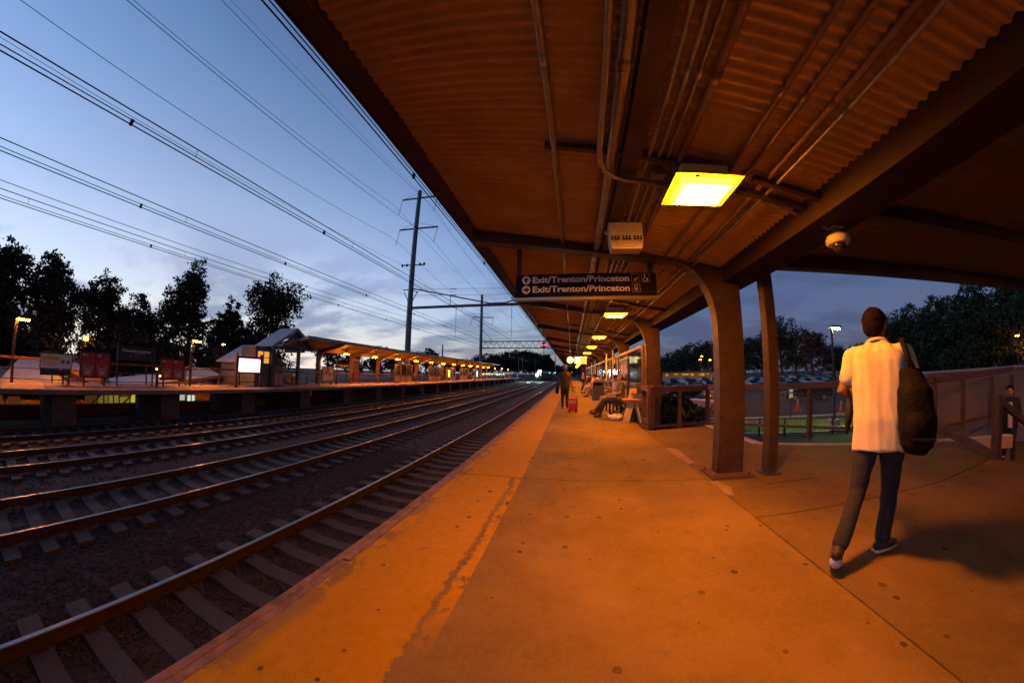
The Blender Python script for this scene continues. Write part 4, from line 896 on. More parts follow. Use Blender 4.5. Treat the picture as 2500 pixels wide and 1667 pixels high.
for (x, y, c_) in ((12.5, 34, 'black'), (15.4, 36.5, 'grey'), (14.0, 42, 'dark blue'), (17.2, 44, 'black')): car(x, y, R(60), c_, 0)
rc = random.Random(21); cols = ['silver', 'white', 'black', 'grey', 'silver', 'dark blue', 'black', 'grey', 'dark red']
for row, y in enumerate((53, 58.6, 69, 74.6, 86, 92)):
    x = y*.27
    while x < y*1.12:
        if rc.random() < .80 and abs(x-27.5) > 3.0 - 2.9*(row not in (1, 2)): car(x, y+rc.uniform(-.3, .3), R(90*0 + (180 if row % 2 else 0)+rc.uniform(-2, 2)), rc.choice(cols), rc.choice((0, 0, 1)))
        x += 2.75
# cones, small sign, hydrant
for x, y, lab in ((15.5, 20.3, 'orange traffic cone with white collar beside the small sign post'), (16.6, 17.4, 'orange traffic cone with white collar close to the lamp post')):
    t = thing('traffic_cone', lab, 'traffic cone', (x, y, GZ)); OR = mat('orange_cone', (.75,.12,.03), .6, var=0)
    MB().box(-.2, .2, -.2, .2, 0, .04).build('base', OR, t); MB().lathe([(.15, .04), (.03, .75)], n=14).build('cone', OR, t, smooth=True); MB().lathe([(.104, .30), (.068, .52)], n=14).build('collar', WHITE, t, smooth=True); MB().lathe([(.052, .62), (.034, .73)], n=14).build('tip_collar', WHITE, t, smooth=True)
t = thing('small_sign', 'small white two plate sign on thin black post by the kerb', 'sign', (11.9, 16.2, GZ)); MB().box(-.025, .025, -.025, .025, 0, 1.75).build('post', BLACK, t)
for z in (1.2, 1.5): MB().box(-.13, .13, -.035, -.027, z, z+.24).build('plate', WHITE, t)
t = thing('hydrant', 'yellow hydrant post beyond the fence by the walking person', 'hydrant', (7.55, 7.0, GZ)); YH = mat('yellow_hydrant', (.6,.33,.02), .5, var=.15)
MB().lathe([(.14,0),(.14,.1),(.10,.12),(.10,.78),(.13,.80),(.13,.86),(.09,.95),(.03,1.0)], n=16).build('barrel', YH, t, smooth=True); MB().lathe([(.06,-.2),(.06,.2)], (0,0,.6), 10, 'x').build('outlet', YH, t)
for a_, d, lab in ((49.0, 17.5, 'yellow bollard on the far side of the fence'),):
    pass
hs_ = thing('house', 'pale house gable among the trees beyond the ramp', 'house', (*pol(59.4, 58), GZ), R(-59))
MB().prism([(-1.6,0),(1.6,0),(1.6,3.4),(0,4.6),(-1.6,3.4)], 0, 6).build('wall', mat('pale_house_wall', (.45,.46,.5), .8, var=.1), hs_); MB().box(-.35, .35, -.03, -.002, 1.5, 2.6).build('window', GLASSF, hs_)
for x, z in ((-1.9, 4.4), (2.0, 3.5)): MB().ball((x, -.2, z), .13, .1, .16, n=8).build('lamp', emis('cool_white_lamp', (.85, 1, .95), 6), hs_)
bl = thing('shop_row', 'low amber lit building at the back of the car park', 'building', (*pol(22.5, 112), GZ), R(-22.5))
MB().box(-13, 13, 0, 6, 0, 3.0).build('wall', mat('ochre_wall', (.5,.32,.1)), bl); MB().box(-13.3, 13.3, -.4, 6.3, 3.01, 3.3).build('roof', DARK, bl)
for i in range(9): MB().box(-12+i*2.7, -11.3+i*2.7+(i*7%5)*.35, -.03, -.004, 1.8+(i*3%4)*.15, 2.6).build('window', emis('amber_shop_window', (1, .42, .05), .55), bl)
wb = thing('white_office', 'pale flat roofed building far behind the lamp post', 'building', (*pol(45.0, 118), GZ), R(-45)); MB().box(-8, 8, 0, 8, 0, 4.2).build('wall', mat('pale_house_wall', (.45,.46,.5)), wb); MB().box(-8.2, 8.2, -.2, 8.2, 4.21, 4.5).build('roof', DARK, wb)
for i in range(5): MB().box(-7+i*3, -5.4+i*3, -.04, -.004, 2.2, 3.4).build('window', GLASSF, wb)

# ------------------------------------------------------------------ railings on the right
def chainlink(p0, p1, z0, z1, par, pitch=.075, r=.0035, name='mesh_panel'):
    p0 = Vector(p0); p1 = Vector(p1); Ln = (p1-p0).length; d = (p1-p0)/Ln; Hh = z1-z0; nrm = Vector((-d.y, d.x, 0)); b = MB()
    def seg(a, c, off):
        A = p0+d*a[0]+Vector((0,0,z0+a[1]))+nrm*off; B = p0+d*c[0]+Vector((0,0,z0+c[1]))+nrm*off
        u = (B-A).normalized(); s1 = u.cross(nrm)*r; s2 = nrm*r
        b.add([A+s1, A-s1*.5+s2, A-s1*.5-s2, B+s1, B-s1*.5+s2, B-s1*.5-s2], [(0,1,4,3),(1,2,5,4),(2,0,3,5)])
    n = int((Ln+Hh)/pitch)
    for i in range(n):
        s = -Hh+i*pitch
        a0 = max(s, 0); a1 = min(s+Hh, Ln)
        if a1 > a0:
            seg((a0, a0-s), (a1, a1-s), r); seg((a0, Hh-(a0-s)), (a1, Hh-(a1-s)), -r)
    o = b.build(name, mat('galvanised_mesh', (.22,.20,.18), .5, .5, var=0), par, True); o['kind'] = 'stuff'; return o
rf = thing('exit_fence', 'brown railing with chain link mesh around the exit walkway', 'fence', (3.25, 7.6, 0))
FP = [Vector((1.74, 7.22, 0)), Vector((3.28, 7.62, 0)), Vector((7.0, 4.72, 0)), Vector((10.9, 5.05, 0))]
for i, (a, b_) in enumerate(zip(FP[:-1], FP[1:])):
    zt0, zt1 = ((.93, .93), (.93, 1.0), (1.0, 1.06))[i]
    MB().bar(a+Vector((0,0,zt0-.06)), b_+Vector((0,0,zt1-.06)), .10, .13).build('top_rail', STEEL2, rf, True, bevel=.008)
    MB().bar(a+Vector((0,0,.05)), b_+Vector((0,0,.05)), .05, .06).build('bottom_rail', STEEL2, rf, True)
    if i: chainlink(a, b_, .08, zt0-.12, rf)
for p in [FP[0], FP[0].lerp(FP[1], .5), FP[1], FP[1]+Vector((.18,-.1,0)), FP[1].lerp(FP[2], .33), FP[1].lerp(FP[2], .48), FP[1].lerp(FP[2], .78), FP[2], FP[2].lerp(FP[3], .30), FP[2].lerp(FP[3], .68), FP[3]]:
    MB().box(p.x-.04, p.x+.04, p.y-.04, p.y+.04, -.2, .88).build('post', STEEL2, rf, True)
# stair rails going down to the street
sr = thing('stair_railing', 'dark stair handrail with sloping rails leading down to the street', 'railing', (5.6, 2.8, 0))
MB().box(5.56, 5.66, 2.75, 2.85, -.02, .80).build('post', STEEL, sr, True)
MB().bar((5.61, 2.80, .74), (8.0, 2.6, -.42), .06, .10).build('handrail', STEEL, sr, True, bevel=.01)
MB().bar((5.62, 2.82, .02), (5.15, 4.45, .72), .07, .12).build('handrail', STEEL, sr, True, bevel=.01); MB().bar((5.15, 4.45, .72), (5.05, 4.75, .86), .07, .12).build('handrail', STEEL, sr, True)
# ramp and wall
wl = thing('ramp_wall', 'long pale concrete wall beyond the chain link fence and ramp', 'wall', (11, 6, GZ))
MB().add([(9.4,6.5,GZ),(17,3.6,GZ),(17,3.6,1.06),(9.4,6.5,1.0),(9.5,6.75,GZ),(17.1,3.85,GZ),(17.1,3.85,1.06),(9.5,6.75,1.0)], [(0,1,2,3),(5,4,7,6),(0,4,5,1),(1,5,6,2),(2,6,7,3),(3,7,4,0)]).build('panel', mat('painted_wall', (.21,.185,.18), .8, var=.15, scale=1.2, bump=.1, bscale=12), wl, True)
MB().bar((9.35, 6.63, 1.02), (17.05, 3.7, 1.08), .34, .05).build('coping', CONC2, wl, True)
hb = thing('hedge_bush', 'dark low bush behind the fence corner', 'bush', (2.6, 8.6, -.2))
rs = np.random.RandomState(31); k = 2600; d = rs.normal(size=(k, 3)); d /= np.linalg.norm(d, axis=1)[:, None]; Pc = d*np.array([1.0, .75, .55])*rs.uniform(.5, 1, (k, 1))+np.array([0, 0, .3]); u = rs.normal(size=(k, 3))*.045; v = rs.normal(size=(k, 3))*.03
link('foliage', np_mesh('foliage', np.stack([Pc-u, Pc+v, Pc+u, Pc-v], 1).reshape(-1, 3), np.arange(4*k).reshape(-1, 4), LEAF), hb)

# ------------------------------------------------------------------ hanging exit sign
SY = 4.08
sg = thing('exit_sign', 'long dark hanging exit sign with arrows and white lettering under near canopy', 'sign', (.2, SY, 2.22))
MB().box(-.92, .93, 0, .06, 0, .30).build('panel', mat('dark_blue_sign', (.007,.006,.008), .6, var=.1, spec=.2), sg, bevel=.004)
MB().tube([(-.94,.03,-.028), (.95,.03,-.028)], .03, 12).build('light_tube', mat('aluminium_tube', (.55,.5,.42), .4, .3, var=.1), sg, smooth=True)
for x in (-.88, .86): MB().box(x-.03, x+.03, .01, .05, .30, zd(.2+x)-2.22-.02).build('hanger', STEEL, sg)
for z, arrow in ((.225, 'up'), (.095, 'right')):
    cxx = -.78
    MB().lathe([(.056, -.004), (.056, -.001)], (cxx, 0, z), 28, 'y').build('arrow_disc', LWHITE, sg)
    a = [(-.012,-.038),(.012,-.038),(.012,.004),(.030,-.014),(.030,.012),(0,.042),(-.030,.012),(-.030,-.014),(-.012,.004)]
    if arrow == 'right': a = [(q, -p) for p, q in a]
    MB().prism([(cxx+p, z+q) for p, q in a], -.0065, -.0045).build('arrow', BLACK, sg)
    put_text('Exit/Trenton/Princeton', sg, (-.70, -.003, z-.038), .115, LWHITE, '-y', width=1.27, bold=.0035)
GOLDP = mat('gold_pictogram', (.5,.3,.14), .6, var=0)
def frame_icon(x, z):
    for p in ((x-.05, x+.05, z+.05, z+.055), (x-.05, x+.05, z-.055, z-.05), (x-.055, x-.05, z-.055, z+.055), (x+.05, x+.055, z-.055, z+.055)): MB().box(p[0], p[1], -.003, -.0005, p[2], p[3]).build('icon_frame', GOLDP, sg)
for x, z in ((.655, .225), (.785, .225), (.655, .095)): frame_icon(x, z)
MB().prism([(.62,.19),(.66,.188),(.69,.225),(.685,.258),(.665,.235),(.635,.225)], -.0035, -.001).build('hand_icon', GOLDP, sg)
b = MB().tube([(.785+.03*math.cos(R(a)), -.003, .212+.03*math.sin(R(a))) for a in range(110, 400, 20)], .005, 6); b.build('wheelchair_icon', LWHITE, sg)
MB().tube([(.775,-.003,.262), (.778,-.003,.225), (.80,-.003,.222), (.815,-.003,.19)], .006, 6).build('wheelchair_icon', LWHITE, sg); MB().lathe([(.009,-.004),(.009,-.001)], (.774,0,.272), 10, 'y').build('wheelchair_icon', LWHITE, sg)
MB().prism([(.632,.07),(.632,.125),(.642,.138),(.668,.138),(.678,.125),(.678,.07),(.668,.058),(.642,.058)], -.0035, -.001).build('train_icon', GOLDP, sg); MB().box(.64, .67, -.005, -.0038, .1, .122).build('train_icon_window', BLACK, sg)

# public address box
pa = thing('speaker_box', 'beige junction box with rows of cable glands above the exit sign', 'box', (.56, 3.0, 2.42))
MB().box(-.165, .165, -.06, .10, .06, .26).build('case', BEIGE, pa, bevel=.01)
MB().prism([(-.165,.058),(.165,.058),(.15,-.02),(-.15,-.02)], -.05, .10).build('hood', BEIGE, pa, bevel=.008)
for i in range(3): MB().box(-.10+i*.006, .10-i*.006, -.066, -.052, .04-i*.017, .052-i*.017).build('louvre', WHITE, pa)
for gx in (-.11, 0, .11):
    for i in range(3): MB().tube([(gx-.03+i*.03, -.068, .075), (gx-.03+i*.03, -.068, .11)], .007, 6).build('cable_gland', BLACK, pa)
    MB().box(gx-.045, gx+.045, -.067, -.061, .068, .078).build('gland_plate', BLACK, pa)
for x in (-.12, .12): MB().box(x-.01, x+.01, .0, .02, .26, zd(.56+x)-2.42).build('hanger', STEEL, pa)
MB().tube([(-.165,.02,.18), (-.20,.02,.18)], .02, 10).build('conduit_stub', BEIGE, pa)
# dome camera
dc = thing('dome_camera', 'beige dome security camera on bracket below the canopy beam', 'camera', (2.22, 2.18, 2.19))
MB().lathe([(.085,.0),(.098,.01),(.10,.045),(.085,.075),(.05,.085),(.05,.10)], n=24).build('housing', BEIGE, dc, smooth=True)
MB().ball((0,0,-.005), .058, .058, .062, n=20).build('dome', mat('smoked_dome', (.03,.02,.015), .05, var=0, spec=.8), dc, smooth=True)
MB().bar((0,0,.10), (.0,.0,.15), .045, .045).build('bracket', BEIGE, dc); MB().box(-.06, .06, -.05, .05, .14, .155).build('bracket_plate', BEIGE, dc)
MB().tube([(-.85,.05,.42), (-.5,.03,.30), (-.05,.0,.12)], .012, 8).build('cable_conduit', GALV, dc, smooth=True)
# clock and platform board
t = thing('platform_clock', 'round glowing platform clock hanging beneath the canopy', 'clock', (-.05, 18, 1.8))
MB().lathe([(.20,-.05),(.21,0),(.20,.05)], (0,0,.2), 28, 'y').build('case', BEIGE, t); MB().lathe([(.185,-.056),(.185,-.051)], (0,0,.2), 28, 'y').build('dial', emis('clock_dial', (1,.92,.35), 2.2), t)
MB().bar((0,-.06,.2), (.05,-.06,.22), .01, .02).build('hand', BLACK, t); MB().bar((0,-.06,.2), (-.03,-.06,.27), .01, .015).build('hand', BLACK, t); MB().tube([(0,0,.4), (0,0,zd(-.05)-1.8)], .02, 8).build('stem', GALV, t)
t = thing('departure_board', 'square glowing departure board beside the platform clock', 'display', (.37, 18.05, 1.8))
MB().box(-.20, .20, -.05, .08, -.01, .40).build('case', BEIGE, t); MB().box(-.18, .18, -.058, -.051, .01, .38).build('lit_face', emis('board_face', (1,.9,.5), 1.5), t); put_text('10', t, (.02, -.062, .06), .16, GOLDP, '-y', width=.13); MB().tube([(0,0,.39), (0,0,zd(.37)-1.8)], .018, 8).build('stem', GALV, t)
for x0, y0 in ((.75, 20.5),):
    t = thing('gate_sign', 'yellow lit hanging sign next to the departure board', 'sign', (x0, y0, 1.85)); MB().box(-.24, .24, -.04, .04, 0, .36).build('case', mat('yellow_case', (.6,.45,.1), .5, var=0), t); MB().box(-.21, .21, -.048, -.041, .03, .33).build('lit_face', emis('yellow_face', (1,.6,.06), 1.3), t); MB().tube([(0,0,.36), (0,0,zd(x0)-1.85)], .018, 8).build('stem', GALV, t)

# ------------------------------------------------------------------ wind screen along the back of the platform
ws = thing('wind_screen', 'long brown framed glass wind screen at the back of near platform', 'wind screen', (1.8, 8.0, 0))
GLASS = mat('dark_reflecting_glass', (.02,.022,.02), .07, var=0, spec=.9)
TANP = mat('dull_tan_panel', (.16,.11,.075), .7, var=.25, scale=3)
yb = 8.0; nb_ = 0
while yb < 37:
    Lb = 2.15
    MB().box(-.045, .045, yb-8-.05, yb-8+.05, 0, 1.92).build('post', STEEL2, ws)
    MB().box(-.012, .012, yb-8+.055, yb-8+Lb-.055, .985, 1.845).build('glass_pane', GLASS, ws)
    MB().box(-.015, .015, yb-8+.055, yb-8+Lb-.055, .10, .83).build('lower_panel', TANP, ws)
    MB().box(-.05, .05, yb-8+.055, yb-8+Lb-.055, 1.85, 1.93).build('top_rail', STEEL2, ws)
    MB().box(-.08, .06, yb-8+.055, yb-8+Lb-.055, .85, .98).build('sill_rail', STEEL2, ws)
    yb += Lb; nb_ += 1
for y_ in (13.4, 15.8, 23.0, 27): MB().box(-.10, -.055, y_-8-.09, y_-8+.09, .9, 2.2).build('reflection_strip', mat('pale_reflection', (.6,.55,.45), .5, var=.1), ws)  # pale bars stand in for train headlight reflections on the glass
# corner railing piece with base void
MB().box(-.10, .06, -.78, -.055, .83, .95).build('corner_rail', STEEL2, ws); MB().box(-.06, .06, -.80, -.68, 0, .9).build('corner_post', STEEL2, ws); MB().box(-.05, .05, -.66, -.06, .06, .16).build('kick_rail', STEEL2, ws)
# information sign
t = thing('information_sign', 'black framed information sign with pale plates beside the bench', 'sign', (1.52, 8.62, 0))
MB().box(-.03, .03, -.03, .03, 0, 1.62).build('post', BLACK, t); MB().box(-.03, .03, 1.25, 1.31, 0, 1.62).build('post', BLACK, t)
MB().box(-.02, .02, .03, 1.25, 1.05, 1.58).build('panel', BLACK, t); MB().box(-.035, .03, -.03, 1.31, 1.60, 1.66).build('header', mat('amber_header', (.5,.3,.12), .5, var=.1), t)
for a in (.12, .68): MB().box(-.026, -.021, a, a+.48, 1.25, 1.48).build('plate', mat('peach_plate', (.7,.45,.3), .6, var=.2, scale=9), t)
MB().box(-.026, -.021, .42, .88, 1.10, 1.20).build('plate', mat('peach_plate', (.7,.45,.3)), t)
# folding sawhorse sign
t = thing('folding_sign', 'pale wooden folding barrier leaning open at the platform corner', 'barrier', (1.52, 8.15, 0)); PW = mat('pale_wood', (.45,.36,.28), .7, var=.25, scale=6)
MB().bar((-.14, 0, .0), (.05, 0, .86), .17, .03, up=(0,1,0)).build('board', PW, t); MB().bar((.24, 0, 0), (.06, 0, .80), .06, .04).build('leg', PW, t); MB().bar((.24, .2, 0), (.06, .2, .80), .06, .04).build('leg', PW, t)
MB().box(-.22, .20, -.14, .20, .575, .60).build('shelf', mat('orange_board', (.6,.3,.08), .6, var=.15), t); MB().box(-.02, .10, -.12, .20, .74, .86).build('top_block', mat('orange_board', (.6,.3,.08)), t)
# carrier bag lying under the bench
t = thing('carrier_bag', 'crumpled white and yellow carrier bag lying by the bench', 'bag', (1.22, 8.78, 0))
b = MB().ball((0,0,.07), .20, .13, .085, n=18); b.v = [(x+.03*noise.noise((x*14,y*14,z*14)), y+.03*noise.noise((x*11,y*15,z*9+5)), max(.002, z+.04*noise.noise((x*16,y*12,z*16+9)))) for x, y, z in b.v]; b.build('sack', WHITE, t)
b = MB().ball((.12,-.05,.08), .06, .09, .06, n=12); b.build('yellow_print', mat('yellow_print', (.75,.5,.03)), t); b = MB().tube([(-.17,0,.08),(-.24,.0,.16),(-.26,.03,.10)], [.04,.02,.004], 8); b.build('handle', WHITE, t)
# benches
def bench(y0, y1, lab):
    t = thing('bench', lab, 'bench', (1.35, (y0+y1)/2, 0)); h2 = (y1-y0)/2
    for i in range(4): MB().box(-.20+i*.11, -.11+i*.11, -h2, h2, .385, .415).build('seat_slat', BLACK, t, bevel=.006)
    for a in (-h2+.15, 0, h2-.15):
        for x in (-.16, .18): MB().box(x-.025, x+.025, a-.025, a+.025, 0, .384).build('leg', BLACK, t)
    return t
bench(8.95, 11.1, 'black slatted bench by the information sign with the two nearest sitters'); bench(17.0, 21.5, 'black slatted bench beyond the dome topped bin'); bench(23.5, 27.5, 'black slatted bench far along the platform')
# bin
t = thing('litter_bin', 'grey litter bin with arched tan top between the benches', 'bin', (1.26, 15.4, 0))
GB = mat('blue_grey_plastic', (.07,.085,.10), .5, var=.2)
MB().box(-.26, .26, -.24, .24, 0, .66).build('body', GB, t, bevel=.02)
for x in (-.25, .21): MB().box(x, x+.04, -.24, .24, .665, .84).build('side', GB, t)
MB().prism([(-.28,.84),(.28,.84),(.24,.90),(.14,.94),(0,.955),(-.14,.94),(-.24,.90)], -.26, .26).build('lid', mat('tan_lid', (.42,.25,.1), .5, var=.15), t)
MB().box(-.2, .2, .22, .235, .665, .84).build('back', BLACK, t)

# ------------------------------------------------------------------ people
def remeshed(mb, name, vox, m, parent, smooth_it=2, fold=0., fscale=(9,9,3), seed=0):
    me = mb.mesh('tmp', None); ob = bpy.data.objects.new('tmp', me); C.objects.link(ob)
    rm = ob.modifiers.new('r', 'REMESH'); rm.mode = 'VOXEL'; rm.voxel_size = vox
    me2 = bpy.data.meshes.new_from_object(ob.evaluated_get(bpy.context.evaluated_depsgraph_get())); bpy.data.objects.remove(ob)
    bm = bmesh.new(); bm.from_mesh(me2)
    for _ in range(smooth_it): bmesh.ops.smooth_vert(bm, verts=bm.verts, factor=.5, use_axis_x=True, use_axis_y=True, use_axis_z=True)
    if fold:
        bm.normal_update()
        for v_ in bm.verts:
            p = Vector((v_.co.x*fscale[0]+seed, v_.co.y*fscale[1], v_.co.z*fscale[2]+v_.co.x*6)); v_.co += v_.normal*(noise.noise(p)*fold + noise.noise(p*2.3)*fold*.4)
    bm.to_mesh(me2); bm.free(); me2.name = name; me2.materials.clear(); me2.materials.append(m)
    me2.polygons.foreach_set('use_smooth', [True]*len(me2.polygons))
    return link(name, me2, parent)
def loft(mb, rings, n=20):
    """rings: (centre, half-width vector, half-depth vector); closed ends"""
    o = len(mb.v)
    for c, hx, hy in rings:
        c = Vector(c); hx = Vector(hx); hy = Vector(hy)
        for k in range(n):
            a = 2*math.pi*k/n; ca, sa_ = math.cos(a), math.sin(a); e = .8
            mb.v.append(tuple(c + hx*math.copysign(abs(ca)**e, ca) + hy*math.copysign(abs(sa_)**e, sa_)))
    for i in range(len(rings)-1):
        for k in range(n):
            a = o+i*n+k; b = o+i*n+(k+1) % n; mb.f.append((a, b, b+n, a+n))
    mb.f.append(tuple(o+k for k in range(n))[::-1]); mb.f.append(tuple(o+(len(rings)-1)*n+k for k in range(n)))
SKIN = mat('skin_tone', (.36,.20,.13), .55, var=.08); SKIN2 = mat('brown_skin_tone', (.16,.08,.05), .55, var=.08)
HAIR = mat('black_hair', (.006,.004,.004), .85, var=.3, scale=40, bump=.4, bscale=90, spec=.12); HAIRB = mat('brown_hair', (.06,.03,.018), .55, var=.3, scale=40, bump=.4, bscale=90)
def hand(mb, wr, d, pn, s=1., curl=.6, side=1):
    """palm and five fingers; wr wrist, d hand direction, pn palm normal"""
    wr = Vector(wr); d = Vector(d).normalized(); pn = Vector(pn); pn = (pn-d*pn.dot(d)).normalized(); sdv = d.cross(pn)*side
    for o_ in (-.022, -.007, .008, .022): mb.capsule(wr+sdv*o_*.6*s, .017*s, wr+d*.075*s+sdv*o_*s, .0125*s, 8)
    for o_, ln in ((-.026, .055), (-.009, .068), (.009, .064), (.025, .05)):
        k0 = wr+d*.078*s+sdv*o_*s; k1 = k0+(d*math.cos(curl)+pn*math.sin(curl))*ln*.5*s; k2 = k1+(d*math.cos(curl*2.1)+pn*math.sin(curl*2.1))*ln*.5*s
        mb.capsule(k0, .0095*s, k1, .009*s, 8); mb.capsule(k1, .009*s, k2, .0078*s, 8)
    t0 = wr+d*.025*s-sdv*.024*s; t1 = t0+(d*.7-sdv*.7+pn*.3).normalized()*.032*s; t2 = t1+(d*.9-sdv*.1+pn*.5).normalized()*.028*s
    mb.capsule(t0, .0115*s, t1, .010*s, 8); mb.capsule(t1, .010*s, t2, .0085*s, 8)
def person(label, loc, rz, J, fit, vox=.012, group=None, curl=.7):
    t = thing('person', label, 'person', loc, rz, group); V = {k_: Vector(v_) for k_, v_ in J.items()}
    up = (V['neck']-V['pelvis']).normalized(); sd = (V['shR']-V['shL']).normalized(); fw = up.cross(sd).normalized(); L_ = (V['neck']-V['pelvis']).length
    S = fit.get('build', 1.)
    def torso(mb, g, z0=-.16, top=True):
        prof = [(z0, .155, .105), (0, .155, .108), (.12, .158, .112), (.25, .152, .108), (.55, .158, .108), (.78, .168, .105), (.90, .150, .092), (.97, .095, .07), (1.03, .055, .055)]
        loft(mb, [(V['pelvis']+up*L_*f_, sd*(w_*S+g), fw*(d_*S+g)) for f_, w_, d_ in prof if f_ >= z0])
    body = MB(); torso(body, -.035)
    hd = V['head']; hf = Vector(fit.get('look', fw)); hf = (hf-up*hf.dot(up)*.5).normalized(); hs = hf.cross(Vector((0,0,1))).normalized(); hu = hs.cross(hf).normalized()
    Mh = Matrix((hs, hf, hu)).transposed()
    hr = fit.get('headr', .088)
    body.ball(hd, hr*.86, hr*1.02, hr*1.25, Mh); body.ball(hd+hf*hr*.28-hu*hr*.55, hr*.66, hr*.72, hr*.72, Mh)            # skull, jaw
    body.capsule(hd+hf*hr*.98+hu*hr*.05, hr*.11, hd+hf*hr*1.2-hu*hr*.22, hr*.15, 8)                                           # nose
    body.capsule(hd+hf*hr*.93-hs*hr*.25-hu*hr*.55, hr*.10, hd+hf*hr*.93+hs*hr*.25-hu*hr*.55, hr*.10, 8)                       # mouth
    body.capsule(hd+hf*hr*.86-hs*hr*.42+hu*hr*.22, hr*.13, hd+hf*hr*.86+hs*hr*.42+hu*hr*.22, hr*.13, 8)                       # brow
    for s_ in (-1, 1): body.ball(hd+hs*s_*hr*.88-hu*hr*.06, hr*.14, hr*.24, hr*.34, Mh, 10)                                   # ears
    body.capsule(V['neck']-up*.03, .052*S, hd-hu*hr*.7-hf*hr*.1, .046*S)
    for s_ in 'LR':
        body.capsule(V['sh'+s_], .036*S, V['el'+s_], .036*S); body.capsule(V['el'+s_], .037*S, V['ha'+s_], .026*S)
        d_ = (V['ha'+s_]-V['el'+s_]).normalized(); hand(body, V['ha'+s_], d_, fit.get('palm'+s_, (fw*.4-Vector((0,0,1)))), .95*S, curl, 1 if s_ == 'L' else -1)
        lg = .78 if fit['legs'] == 'long' else 1.
        body.capsule(V['hip'+s_], .072*S*lg, V['kn'+s_], .048*S*lg); body.capsule(V['kn'+s_], .050*S*lg, V['kn'+s_].lerp(V['an'+s_], .35), .050*S*lg); body.capsule(V['kn'+s_].lerp(V['an'+s_], .35), .050*S*lg, V['an'+s_], .034*S)
        body.capsule(V['an'+s_], .036*S, V['to'+s_], .026*S)
    remeshed(body, 'body', vox*.8, fit.get('skin', SKIN), t, 2)
    for s_ in (-1, 1):      # eyes
        MB().ball(hd+hf*hr*.93+hs*s_*hr*.36+hu*hr*.06, hr*.10, hr*.05, hr*.07, Mh, 8).build('eye', BLACK, t)
    # shirt
    sh = MB(); torso(sh, .012, fit.get('hem', -.10))
    for s_ in 'LR':
        fr = {'short': .62, 'long': 1., 'none': .12}[fit['sleeve']]
        e_ = V['sh'+s_].lerp(V['el'+s_], min(1, fr*1.0)); sh.capsule(V['sh'+s_], .062*S, e_, (.058 if fr < 1 else .048)*S)
        if fr == 1.: sh.capsule(V['el'+s_], .049*S, V['el'+s_].lerp(V['ha'+s_], .93), .036*S)
        sh.capsule(V['neck']-up*.07, .07*S, V['sh'+s_], .062*S)
    remeshed(sh, fit.get('top_name', 'shirt'), vox, fit['shirt'], t, 3, fit.get('fold', .006), seed=len(label))
    if fit.get('collar'):
        b = MB(); c0 = V['neck']-up*.012; b.tube([c0+(sd*math.cos(R(a))*.066+fw*math.sin(R(a))*.060+up*(.016-.02*math.sin(R(a))))*S for a in range(0, 361, 24)], .013, 8, False); b.build('collar', fit['shirt'], t, smooth=True)
        b = MB(); b.tube([c0+(sd*math.cos(R(a))*.072+fw*math.sin(R(a))*.066+up*(.0-.02*math.sin(R(a))))*S for a in range(0, 361, 24)], .006, 6, False); b.build('collar_stripe', BLACK, t, smooth=True)
    # trousers
    tr_ = MB(); loft(tr_, [(V['pelvis']+up*L_*f_, sd*(w_*S), fw*(d_*S)) for f_, w_, d_ in ((-.17, .13, .10), (-.08, .152, .106), (.0, .146, .102), (.06, .13, .09))])
    for s_ in 'LR':
        tr_.capsule(V['hip'+s_], .090*S, V['kn'+s_], .057*S)
        if fit['legs'] == 'long': tr_.capsule(V['kn'+s_], .057*S, V['an'+s_].lerp(V['kn'+s_], .10), (.050 if not fit.get('flare') else .052)*S)
        else: tr_.capsule(V['kn'+s_], .066*S, V['kn'+s_].lerp(V['an'+s_], .10), .064*S)
    remeshed(tr_, 'trousers' if fit['legs'] == 'long' else 'shorts', vox, fit['pants'], t, 3, .007, (9, 9, 11), 3)
    for s_ in 'LR':
        b = MB(); a_ = V['an'+s_]; to = V['to'+s_]; f_ = (to-a_); f_.z = 0; f_ = f_.normalized() if f_.length > .01 else Vector((0,1,0)); he = fit.get('heel'+s_)
        heel = Vector(he) if he is not None else Vector((a_.x, a_.y, to.z))-f_*.035
        b.capsule(heel+Vector((0,0,.012)), .036*S, heel.lerp(to, .62)+Vector((0,0,.010)), .040*S); b.capsule(heel.lerp(to, .62)+Vector((0,0,.008)), .040*S, to+Vector((0,0,.004)), .030*S); b.capsule(a_, .042*S, heel+f_*.02+Vector((0,0,.02)), .036*S)
        so = remeshed(b, 'shoe', .009, fit['shoe'], t, 2)
        if fit.get('sole'):
            b = MB(); b.tube([heel-Vector((0,0,.018))-f_*.02, heel.lerp(to, .6)-Vector((0,0,.02)), to-Vector((0,0,.016))+f_*.02], [.034, .040, .026], 10); k_ = b.build('sole', fit['sole'], t, smooth=True)
            b2 = k_.data
            for v_ in b2.vertices: v_.co.z = (v_.co.z - (heel.z-.018))*.45 + heel.z-.018 if he is None else v_.co.z
    # hair
    hs_m = fit.get('hair', HAIR); st_ = fit.get('hairstyle', 'short'); b = MB()
    if st_ == 'short':
        b.ball(hd-hf*hr*.10+hu*hr*.26, hr*.94, hr*1.02, hr*1.08, Mh); b.ball(hd-hf*hr*.42-hu*hr*.15, hr*.84, hr*.72, hr*.9, Mh)
    elif st_ == 'bald':
        b.ball(hd-hf*hr*.48-hu*hr*.1, hr*.94, hr*.72, hr*.75, Mh)
    else:
        b.ball(hd-hf*hr*.12+hu*hr*.22, hr*1.0, hr*1.05, hr*1.12, Mh); b.capsule(hd-hf*hr*.55, hr*.8, hd-hf*hr*.6-hu*hr*2.2, hr*.55)
    remeshed(b, 'hair', .012, hs_m, t, 1, .005, (40, 40, 40))
    return t
